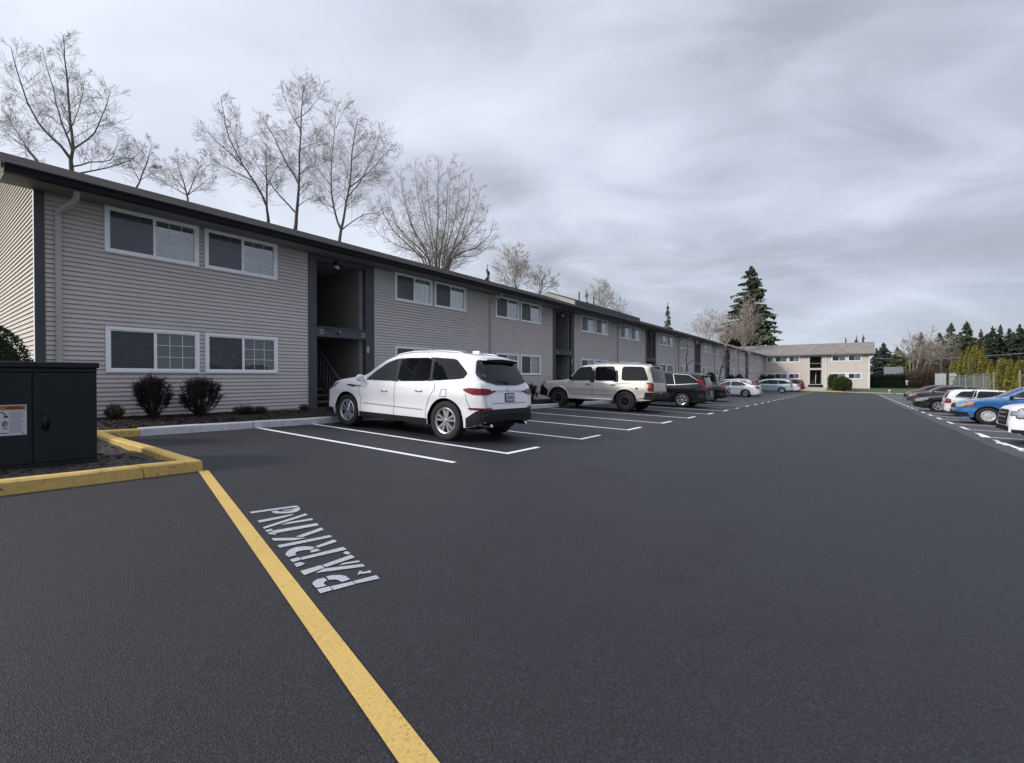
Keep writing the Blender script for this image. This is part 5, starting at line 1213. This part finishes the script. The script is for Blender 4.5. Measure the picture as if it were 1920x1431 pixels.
# conifers
def conifer(label, group, base, h, hw, m, n_wh=16, br=9, clump=1.0, droop=.25, gap=.0, name='conifer', seed=1, leaves=9, trunk=None):
    """whorls of drooping fronds, each frond a fan of ragged sprays"""
    rg = random.Random(seed); root = empty(name, base); tag(root, label, 'tree', group)
    T = MB(); C = MB(); T.tube([(0, 0, -.3), (0, 0, h * .5), (0, 0, h * .97)], [h * .02, h * .013, .02], trunk or M['bark_d'], 6); T.build('trunk', root)
    step = h / n_wh
    lop = [rg.uniform(.62, 1.22) for _ in range(8)]
    for i in range(n_wh):
        t = (i + rg.uniform(0, .8)) / n_wh; 
        for k in range(br):
            if rg.random() < gap: continue
            tt = min(.995, max(0, t + rg.uniform(-.8, .8) / n_wh)); z = h * (.04 + .96 * tt); R0 = hw * ((1 - tt) ** .72 * 1.12 + .02) * rg.uniform(.8, 1.08)
            a = rg.uniform(0, 6.283); Rr = R0 * rg.uniform(.65, 1.1) * lop[int(a / 6.284 * 8)]; d = Vector((math.cos(a), math.sin(a), 0)); s = Vector((-d.y, d.x, 0))
            up = rg.uniform(-.12, .12); nl = max(3, int(leaves * clump))
            def P(f, lat=0, dz=0): return Vector((d.x * Rr * f + s.x * lat, d.y * Rr * f + s.y * lat, z + up * Rr * f - droop * Rr * f * f + dz))
            for q in range(nl):
                f = (q + rg.random()) / nl * .92; w = (.34 * Rr * (1 - f * .75) + .04 * hw) * rg.uniform(.6, 1.2); L = .26 * rg.uniform(.7, 1.3)
                sd = rg.choice((-1, 1)); hang = -rg.uniform(.25, .8) * w - .12 * step
                C.face([tuple(P(f)), tuple(P(min(1.06, f + L * .6), sd * w, hang)), tuple(P(min(1.1, f + L)))], m)
                C.face([tuple(P(f, 0, .05 * step)), tuple(P(f + L * .3, sd * w * .35, -step * rg.uniform(.5, .9))), tuple(P(min(1.08, f + L * .8), -sd * w * .2, 0))], m)
    C.build('crown', root); return root
def con_px(label, group, x, ytop, ybase, hwpx, Z, m, zb=None, **k):
    p = at(x, ytop, Z); base = Vector((p.x, p.y, gz(p.x, p.y) + .3)); h = p.z - base.z
    return conifer(label, group, base, h, hwpx / FPX * Z, m, **k)
CG = 'conifers beyond the buildings'
con_px('huge dark conifer towering behind where the two blocks meet', CG, 1409, 498, 640, 74, 105, M['conifer'], n_wh=34, br=17, leaves=14, clump=.7, gap=.30, droop=.10, seed=12)
con_px('small lone spruce standing over the grey roof', CG, 1252, 567, 610, 22, 85, M['conifer'], n_wh=18, br=9, seed=3, clump=.8)
con_px('tan-green conifer tip beside the pale bare tree', CG, 914, 494, 520, 22, 60, M['conifer4'], n_wh=20, br=10, seed=4, clump=.7)
con_px('small conifer tip over the raised roof', CG, 1100, 541, 565, 16, 70, M['conifer4'], n_wh=18, br=9, seed=5, clump=.7)
for i, (x, y, w, lab) in enumerate([(1585, 632, 12, 'leftmost of three conifer tips over the cream block roof'), (1606, 628, 11, 'middle of three conifer tips over the cream block roof'), (1619, 626, 12, 'rightmost of three conifer tips over the cream block roof')]):
    con_px(lab, CG, x, y, 640, w, 150, M['conifer2'], n_wh=16, br=8, seed=20 + i)
RC = 'conifers at the right horizon'
for i, (x, y, w, Z, mm, lab) in enumerate([
    (1643, 652, 14, 130, 'conifer2', 'dark conifer close beside the cream block corner'), (1656, 642, 20, 135, 'conifer2', 'dark conifer with pointed top right of the cream block'),
    (1683, 650, 22, 112, 'conifer3', 'bright green conifer beyond the dark hedge'), (1727, 622, 15, 140, 'conifer4', 'sunlit conifer behind the birches'),
    (1762, 622, 16, 135, 'conifer2', 'dark conifer left of the tallest pair'), (1784, 604, 22, 128, 'conifer', 'tallest dark conifer in the right row'),
    (1813, 601, 20, 132, 'conifer', 'broad-topped conifer right of the tallest one'), (1839, 616, 12, 150, 'conifer4', 'brownish conifer top between dark ones'),
    (1861, 611, 17, 140, 'conifer2', 'conifer over the first arborvitae clump'), (1876, 608, 15, 142, 'conifer2', 'conifer over the gap between arborvitae clumps'),
    (1892, 614, 14, 138, 'conifer2', 'conifer over the second arborvitae clump'), (1912, 607, 19, 135, 'conifer2', 'dark conifer at the right edge'),
    (1800, 622, 18, 150, 'conifer2', 'conifer in the second rank between the tallest two'), (1850, 625, 18, 160, 'conifer2', 'low conifer in the second rank behind the hedges'), (1900, 622, 22, 160, 'conifer2', 'conifer in the second rank near the right edge'), (1925, 612, 18, 145, 'conifer2', 'conifer cut by the right edge'),
    (1745, 640, 20, 150, 'conifer2', 'low dark conifer filling in behind the birches'), (1822, 632, 22, 165, 'conifer2', 'low dark conifer between the brownish top and the broad-topped one'), (1870, 630, 24, 165, 'conifer2', 'low wide conifer in the last rank over the arborvitae gap'), (1768, 634, 18, 160, 'conifer', 'mid-height conifer left of the tallest one, farther back'), (1667, 668, 20, 140, 'conifer2', 'low conifer just over the dark hedge')]):
    con_px(lab, RC, x, y, 700, w * 1.65, Z, M[mm], n_wh=20, br=14, clump=1.1, seed=40 + i, gap=.03)
RB = 'pale birches at the right'
for i, (x, xb, yt, lab) in enumerate([(1704, 1706, 640, 'leftmost pale birch with leaning crown'), (1711, 1712, 628, 'second pale birch from the left'), (1732, 1717, 640, 'pale birch leaning right over the brown hedge'), (1745, 1732, 615, 'tallest pale birch, standing left of centre'), (1762, 1738, 648, 'birch curving far to the right'), (1770, 1763, 648, 'thin birch above the grey fence panel'), (1779, 1784, 646, 'birch right of the grey fence panel')]):
    traced_tree('birch_tree', lab, RB, 95 + i, [([(xb, 702), ((x * .4 + xb * .6), 675), (x, 655), (x + (3 if i % 2 else -2), yt)], .16), ([((x + xb) / 2, 675), (x - 10, 655), (x - 15, 642)], .07), ([(x, 660), (x + 8, 645), (x + 12, 632)], .06)], (xb, 706), M['bark_l'], M['twig_l'], tw=2.4, dens=1.2, minr=.02, kids=(3, 2), jit=2)
# hedges and shrubs: twigs or leaf faces spread through a volume
def shrub(name, label, base, rx, ry, h, m, n, leaf, shape='round', group=None, core=None, cat='shrub', seed=1, m2=None, jag=.12, rz=0):
    rg = random.Random(seed); root = empty(name, base, rz); tag(root, label, cat, group)
    F = MB(); kk = .86
    def rad(z):  # 0..1
        if shape == 'round': return math.sqrt(max(0, 1 - (2 * z - 1) ** 2)) if z > .35 else .9 + .1 * math.sin(z * 4.5)
        if shape == 'column': return (1 - max(0, (z - .55) / .45) ** 2.2) ** .5 * (.88 + .12 * math.sin(z * 3)) if z < 1 else 0
        if shape == 'cone': return (1 - z ** 1.7) * .95 + .03
        return 1 if z < .92 else .8
    for i in range(n):
        z = rg.random() ** .9; a = rg.uniform(0, 6.283); s = rg.uniform(.80, 1.0) if rg.random() < .75 else rg.uniform(.3, .9)
        nz = mnoise.noise(Vector((math.cos(a) * 2.3 + seed, math.sin(a) * 2.3, z * 5.0))) * jag * 2.2
        if shape == 'box': x = rg.uniform(-1, 1); y = rg.choice((-1, 1)) * s if rg.random() < .7 else rg.uniform(-1, 1); z = z if rg.random() < .6 else rg.uniform(.85, 1); rr = 1 + nz; p = Vector((x * rx, y * ry * rr, z * h * (1 + nz * .7)))
        else: q = rad(z) * s * (1 + nz); p = Vector((math.cos(a) * rx * q, math.sin(a) * ry * q, z * h))
        out = Vector((math.cos(a), math.sin(a), (z - .4) * 1.2)).normalized(); d = (out * .8 + Vector((rg.gauss(0, .5), rg.gauss(0, .5), rg.gauss(.35, .5)))).normalized()
        s2 = d.cross(Vector((rg.gauss(0, 1), rg.gauss(0, 1), rg.gauss(0, 1)))).normalized(); L = leaf * rg.uniform(.6, 1.4)
        F.face([tuple(p - s2 * L * .32), tuple(p + d * L), tuple(p + s2 * L * .32)], (m2 if m2 and rg.random() < .35 else m))
    o = F.build('foliage', root)
    if core:  # solid dark core, stands in for the shade inside the foliage
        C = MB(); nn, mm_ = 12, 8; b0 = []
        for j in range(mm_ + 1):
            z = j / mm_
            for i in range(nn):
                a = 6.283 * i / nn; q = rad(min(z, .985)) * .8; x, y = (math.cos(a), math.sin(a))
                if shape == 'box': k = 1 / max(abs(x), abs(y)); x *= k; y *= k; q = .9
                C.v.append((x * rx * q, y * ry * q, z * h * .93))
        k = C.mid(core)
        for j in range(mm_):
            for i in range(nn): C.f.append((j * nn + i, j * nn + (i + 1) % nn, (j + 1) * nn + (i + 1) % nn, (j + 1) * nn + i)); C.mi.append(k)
        C.f.append(tuple(mm_ * nn + i for i in range(nn))); C.mi.append(k); C.build('shade_core', root)
    return root
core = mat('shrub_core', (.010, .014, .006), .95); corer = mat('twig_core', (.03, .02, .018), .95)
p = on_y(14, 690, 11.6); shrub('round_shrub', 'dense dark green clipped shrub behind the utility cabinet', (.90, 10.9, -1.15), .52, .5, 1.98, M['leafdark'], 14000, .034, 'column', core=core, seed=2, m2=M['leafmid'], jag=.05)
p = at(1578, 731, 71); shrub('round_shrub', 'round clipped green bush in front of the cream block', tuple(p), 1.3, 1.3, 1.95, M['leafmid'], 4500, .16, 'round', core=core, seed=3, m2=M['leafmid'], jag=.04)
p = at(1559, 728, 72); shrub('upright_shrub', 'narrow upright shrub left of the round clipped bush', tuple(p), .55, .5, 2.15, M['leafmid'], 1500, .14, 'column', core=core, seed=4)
def under(x, Y, z=None): r = ray(x, 715); return r.x * Y / r.y
for i, (px_, w, top, lab) in enumerate([(1332, .75, 2.35, 'clipped evergreen below the ground-floor window past the dark sedan'), (1371, .7, 2.2, 'first of two upright evergreens by the fourth stair bay'), (1386, .85, 2.4, 'second of two upright evergreens by the fourth stair bay')]):
    X = under(px_, 12.0); shrub('clipped_evergreen', lab, (X, 12.0, gz(X, 12) + .1), w * (1 + i * .35), .55, top - .25, M['leafdark'], 1500, .12, 'column', 'evergreens along the grey block', core=core, seed=30 + i, m2=M['leafmid'])
shrub('clipped_evergreen', 'small green shrub top showing over the white SUV bonnet', (10.35, 12.05, -1.15), .55, .45, 1.48, M['leafmid'], 3000, .05, 'column', core=core, seed=9)
shrub('clipped_evergreen', 'dark evergreen in the inner corner of the two blocks', (89.5, 11.6, gz(86, 12) + .3), 2.0, .9, 2.0, M['leafdark'], 1200, .16, 'box', core=core, seed=34)
# barberries: twiggy inverted cones
def barberry(label, base, w, h, seed, n=34, flat=.8):
    rg = random.Random(seed); root = empty('barberry_bush', base); tag(root, label, 'shrub', 'leafless barberry bushes in the bed'); st = MB(); tw = MB()
    for i in range(n):
        a = rg.uniform(0, 6.283); q = math.sqrt(rg.random()); tip = Vector((math.cos(a) * w * q, math.sin(a) * w * q * .8, h * (1 - .22 * q * q) * rg.uniform(.86, 1.03)))
        if q > .75 and rg.random() < .45: tip.z *= rg.uniform(.5, .8)
        b0 = Vector((math.cos(a) * w * .10, math.sin(a) * w * .10, 0)); mid = b0.lerp(tip, .5) + Vector((math.cos(a) * w * .13 * q, math.sin(a) * w * .13 * q, -.02)); pts = [b0, b0.lerp(mid, .6), mid, mid.lerp(tip, .55) + rv(.015), tip]
        st.tube(pts, [.011, .009, .007, .005, .003], M['twig_r'], 4, caps=False)
        for k in range(44):
            t = rg.uniform(.42, 1.0) ** .8; j = min(int(t * 4), 3); pp = pts[j].lerp(pts[j + 1], t * 4 - j); d = (Vector((rg.gauss(0, .7), rg.gauss(0, .7), rg.uniform(.2, 1.0)))).normalized(); L = rg.uniform(.05, .15) * (1.15 if t > .6 else .8)
            e = pp + d * L; e.z = min(e.z, h * 1.12); tw.tube([pp, pp + d * L * .5 + rv(.01), e], [.004, .003, .0018], M['twig_r'], 3, caps=False)
            for _ in range(5 if t > .5 else 2):
                c = pp + d * L * rg.uniform(.1, 1); s = rv(.015); s2 = rv(.015); tw.face([tuple(c), tuple(c + s), tuple(c + s2)], M['twig_rr'])
    st.build('stems', root); tw.build('twigs', root)
def bed_z(x, y): return gz(x, y) + .10 + .10 * min(1, max(0, (y - 10.72) / 1.4))
def wall_at(px_, Y): return under(px_, Y)
for px_, Y, w, h, s, lab in ((287, 12.05, .34, .90, 1, 'leafless barberry nearer the cabinet below the lower left window'), (376, 12.1, .42, .86, 2, 'leafless barberry right of its twin below the ground-floor windows'), (996, 12.0, .42, .80, 3, 'leafless barberry between the white and champagne SUVs')):
    X = under(px_, Y); barberry(lab, (X, Y, bed_z(X, Y)), w, h, s, n=64 if s < 3 else 40)
def tuft(label, px_, Y, w, h, seed, mm, n=260):
    rg = random.Random(seed); X = under(px_, Y); root = empty('low_plant', (X, Y, bed_z(X, Y))); tag(root, label, 'plant', 'low plants in the mulch bed'); b = MB()
    for i in range(n):
        a = rg.uniform(0, 6.283); q = math.sqrt(rg.random()); p0 = Vector((math.cos(a) * w * q * .35, math.sin(a) * w * q * .35, 0)); tip = Vector((math.cos(a) * w * q, math.sin(a) * w * q, h * (1 - .5 * q * q) * rg.uniform(.6, 1.1)))
        s = rv(.012); m_ = mm[rg.randrange(len(mm))]; b.face([tuple(p0), tuple(p0.lerp(tip, .5) + s), tuple(tip), tuple(p0.lerp(tip, .5) - s)], m_)
    b.build('leaves', root)
dg = mat('dull_green_leaf', (.075, .08, .045), .7); sg_ = mat('sage_leaf', (.13, .14, .11), .7)
tuft('small spiky grey-green plant beside the cabinet', 214, 12.15, .20, .36, 1, [dg, sg_, M['twig_r']], 420)
tuft('spreading dark low plant right of the two barberries', 458, 12.1, .30, .24, 2, [dg, M['twig_r'], M['bark']], 520)
tuft('pale sage plant touching the dark low plant', 487, 12.1, .22, .20, 3, [sg_, dg], 420)
tuft('small plant at the foot of the dark stair-bay post', 570, 12.3, .17, .20, 4, [dg, M['bark']], 300)
# young street trees in the bed
def young(label, px_, Y, pts, seed, dark):
    X = under(px_, Y); Z = Vector((X, Y, 0)).dot(Vector((FW.x, FW.y, 0)))
    traced_tree('young_tree', label, 'young bare trees in the bed', Z, pts, (px_, 744), dark, M['twig_l'], tw=1.0, dens=1.3, minr=.01, kids=(3, 2), jit=.8)
young('dark leafless young tree with one curving side branch', 1288, 11.7, [([(1288, 735), (1287, 690), (1288, 655), (1290, 640)], .075), ([(1287, 690), (1293, 678), (1305, 671), (1312, 660)], .04), ([(1288, 668), (1295, 655), (1305, 645)], .03)], 1, M['bark_d'])
young('leaning young tree forking pale over the eaves', 1347, 11.7, [([(1347, 735), (1350, 705), (1356, 680), (1360, 655), (1366, 640), (1376, 615), (1384, 600)], .11), ([(1354, 690), (1364, 678), (1374, 668), (1390, 655)], .06), ([(1356, 680), (1352, 662), (1350, 645)], .05), ([(1364, 645), (1372, 630), (1396, 605)], .05)], 2, M['bark_l'])
young('pale young tree beside the last stair bay', 1397, 11.6, [([(1396, 735), (1398, 700), (1402, 672), (1408, 652), (1412, 640)], .12), ([(1400, 690), (1408, 680), (1420, 674)], .06), ([(1403, 668), (1412, 655), (1425, 640)], .05)], 3, M['bark_l'])
# right side: hedges, arborvitae, fence
def strokes(name, label, x, ytop, hwpx, Z, depth, m, m2, n, L, wd, seed, cat='hedge'):
    """a leafless thicket: upright twigs of many heights"""
    rg = random.Random(seed); p = at(x, ytop, Z); bz = gz(p.x, p.y) + .2; h = p.z - bz; root = empty(name, (p.x, p.y, bz), R(AZ - 90)); tag(root, label, cat); b = MB(); hw = hwpx / FPX * Z
    for i in range(n):
        u = rg.uniform(-1, 1); v = rg.uniform(-1, 1); top = h * (1 - .35 * u * u) * (.85 + .5 * mnoise.noise(Vector((u * 4 + seed, v * 2, 0)))); z = rg.random() ** .8 * top
        p0 = Vector((u * hw, v * depth, z)); d = Vector((rg.gauss(0, .38), rg.gauss(0, .38), rg.uniform(.4, 1))).normalized() * L * rg.uniform(.4, 1.2); s = Vector((rg.gauss(0, 1), rg.gauss(0, 1), rg.gauss(0, .3))).normalized() * wd * rg.uniform(.5, 1.3)
        b.face([tuple(p0 - s), tuple(p0 + s), tuple(p0 + d + s * .4), tuple(p0 + d - s * .4)], m if rg.random() < .6 else m2)
    b.build('twigs', root); return root
p = at(1664, 706, 80); shrub('dark_hedge', 'dark clipped hedge right of the cream block', (p.x, p.y, gz(p.x, p.y) + .2), 3.0, 1.0, p.z - gz(p.x, p.y) - .1, M['conifer2'], 3600, .20, 'box', core=core, cat='hedge', seed=50, rz=R(AZ - 90))
strokes('brown_hedge', 'reddish-brown leafless hedge beyond the farthest cars', 1728, 688, 38, 84, 1.6, M['brush'], mat('brush_red', (.075, .042, .034), .95), 9000, .75, .028, 51)
strokes('brown_hedge', 'grey-brown leafless thicket standing behind the birches', 1740, 652, 60, 112, 2.5, M['brush2'], M['brush'], 14000, 1.5, .04, 52)
shrub('green_shrub', 'small green shrub between the two grey fence panels', (80, -11.2, -2.3), .9, .9, 2.6, M['leafmid'], 900, .2, 'round', core=core, seed=53)
AG = 'arborvitae along the far fence'
for i, (x, yt, w, Z, lab) in enumerate([(1792, 678, 9, 66, 'shortest arborvitae at the left end of the first clump'), (1803, 664, 9, 65, 'second arborvitae of the first clump'), (1815, 652, 10, 64, 'tallest arborvitae of the first clump'), (1828, 650, 10, 63, 'fourth arborvitae of the first clump'), (1842, 652, 11, 62, 'broadest arborvitae at the right of the first clump'),
        (1868, 690, 8, 55, 'short arborvitae at the left of the second clump'), (1880, 673, 9, 54, 'tallest arborvitae of the second clump'), (1894, 676, 9, 53, 'third arborvitae of the second clump'), (1908, 690, 9, 52, 'drooping arborvitae near the right edge'), (1921, 704, 10, 51, 'low arborvitae cut by the right edge'),
        (1858, 676, 9, 60, 'arborvitae at the far right of the first clump, behind the fence post'), (1887, 680, 9, 56, 'arborvitae standing behind the tallest of the second clump'), (1914, 678, 10, 54, 'tall arborvitae behind the drooping one near the right edge')]):
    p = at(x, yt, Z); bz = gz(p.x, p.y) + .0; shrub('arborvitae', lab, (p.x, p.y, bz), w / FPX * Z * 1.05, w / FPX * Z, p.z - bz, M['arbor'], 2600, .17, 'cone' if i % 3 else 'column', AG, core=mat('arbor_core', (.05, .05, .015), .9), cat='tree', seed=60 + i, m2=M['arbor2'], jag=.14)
def fence_point(x, Y=-9.75): r = ray(x, 715); t = Y / r.y; return r.x * t
# chain-link fence
r_ = empty('chain_link_fence', (50, -9.75, gz(50, -9.75))); tag(r_, 'chain-link fence with grey posts before the arborvitae', 'fence')
Xa, Xb = 57.0, 78.0
b = MB(); zt = lambda X: gz(X, -9.75) + 2.55 
mesh_m = bpy.data.materials.new('chain_mesh'); mesh_m.use_nodes = True; t_ = mesh_m.node_tree; bs = t_.nodes['Principled BSDF']; bs.inputs['Base Color'].default_value = (.30, .32, .33, 1); bs.inputs['Alpha'].default_value = .45
nseg = 20
for i in range(nseg):
    x0 = Xa + (Xb - Xa) * i / nseg; x1 = Xa + (Xb - Xa) * (i + 1) / nseg
    b.face([(x0 - 50, 0, gz(x0, -9.75) - gz(50, -9.75)), (x1 - 50, 0, gz(x1, -9.75) - gz(50, -9.75)), (x1 - 50, 0, zt(x1) - gz(50, -9.75)), (x0 - 50, 0, zt(x0) - gz(50, -9.75))], mesh_m)
b.build('mesh_panel', r_)
for x in (1800, 1812, 1828, 1846, 1865, 1914):
    X = fence_point(x); b = MB(); b.cyl((X - 50, .05, gz(X, -9.75) - gz(50, -9.75)), (X - 50, .05, zt(X) + .12 - gz(50, -9.75)), .055, M['galv'], 8); b.build('post', r_)
b = MB(); b.tube([(x - 50, .05, zt(x) - gz(50, -9.75)) for x in range(57, 79, 3)], .035, M['galv'], 6); b.build('top_rail', r_)
for i, (xa, xb, Y, lab) in enumerate(((1753, 1774, -10.2, 'wider grey slatted fence panel, left of its twin'), (1780, 1792.5, -10.0, 'narrower grey slatted fence panel beside the arborvitae'))):
    A, Bx = fence_point(xa, Y), fence_point(xb, Y); X0, X1 = min(A, Bx), max(A, Bx); X1 = min(X1, X0 + 9) ; z0 = gz(85, -10)
    pa = at(xa, 700, 78 - 15 * i); pb_ = at(xb, 700, 76 - 15 * i); d = pb_ - pa; L = Vector((d.x, d.y, 0)).length; rz = math.atan2(d.y, d.x)
    r_ = empty('fence_panel', (pa.x, pa.y, gz(pa.x, pa.y)), rz); tag(r_, lab, 'fence', 'grey slatted fence panels'); hgt = pa.z - gz(pa.x, pa.y)
    b = MB(); n = int(L / .22)
    for k in range(n): b.box((L * k / n + .03, .0, .05), (L * (k + 1) / n - .03, .03 + .05 * (k % 2), hgt * (1 - .03 * (k % 2))), M['fence_w'])
    b.box((0, .03, .5), (L, .07, .6), M['fence_w']); b.box((0, .03, hgt - .5), (L, .07, hgt - .4), M['fence_w']); b.build('slats', r_)
    b = MB(); b.cyl((L * .62, .08, 0), (L * .62, .08, hgt + .18), .06, M['galv'], 8); b.build('post', r_)
# small things on the lawn and the wire
for x, y, Z, h, nm, lab in ((1668, 740, 66, .55, 'marker_post', 'short pale marker post on the lawn edge'), (1700.5, 722, 66, .5, 'path_lamp', 'small white globe marker near the brown hedge')):
    p = at(x, y, Z); b = MB(); b.cyl((0, 0, 0), (0, 0, h), .11, M['concrete'], 10); b.cyl((0, 0, h), (0, 0, h + .12), .15, M['trim_white'], 10); o = b.build(nm, loc=(p.x, p.y, p.z)); tag(o, lab, 'marker')
b = MB(); P0 = at(1640, 672, 120); P1 = at(1856, 667, 100); P2 = at(1990, 652, 80)
b.tube([P0, P0.lerp(P1, .5) + Vector((0, 0, -.6)), P1, P1.lerp(P2, .5) + Vector((0, 0, -.3)), P2], .05, M['galv'], 4); o = b.build('utility_wire'); tag(o, 'thin sagging utility wire in front of the dark conifers', 'wire')

# loose bark chips and a few dead leaves in the beds
rg = random.Random(99); b = MB(); chip = [mat('bark_chip_dark', (.022, .015, .012), .95), mat('bark_chip', (.06, .042, .032), .95), mat('dead_leaf', (.13, .085, .045), .9)]
for i in range(15000):
    if i < 10500: x = 2.4 + 20 * rg.random() ** 1.5; y = rg.uniform(10.75, 12.65); z = gz(x, y) + .10 + .10 * min(1, (y - 10.72) / 1.4) + .02 * mnoise.noise((x * 2.1, y * 2.1, 0))
    else: x = rg.uniform(-1.5, 2.0); y = rg.uniform(6.85, 12.4); z = gz(x, y) + .055 + .03 * mnoise.noise((x * 1.9, y * 1.9, 3)) + max(0, y - 9.5) * .03
    a = rg.uniform(0, 6.283); l = rg.uniform(.012, .042); w = l * rg.uniform(.25, .6); d = Vector((math.cos(a), math.sin(a), rg.uniform(-.3, .3))) * l; q = Vector((-math.sin(a), math.cos(a), rg.uniform(-.3, .3))) * w; p = Vector((x, y, z + .008))
    b.face([tuple(p - d - q), tuple(p + d - q * .6), tuple(p + d * .8 + q), tuple(p - d * .7 + q)], chip[2] if rg.random() < .03 else (chip[1] if rg.random() < .3 else chip[0]))
o = b.build('bark_chips'); tag(o, 'loose dark bark chips and dead leaves over the beds', 'mulch', kind='stuff')
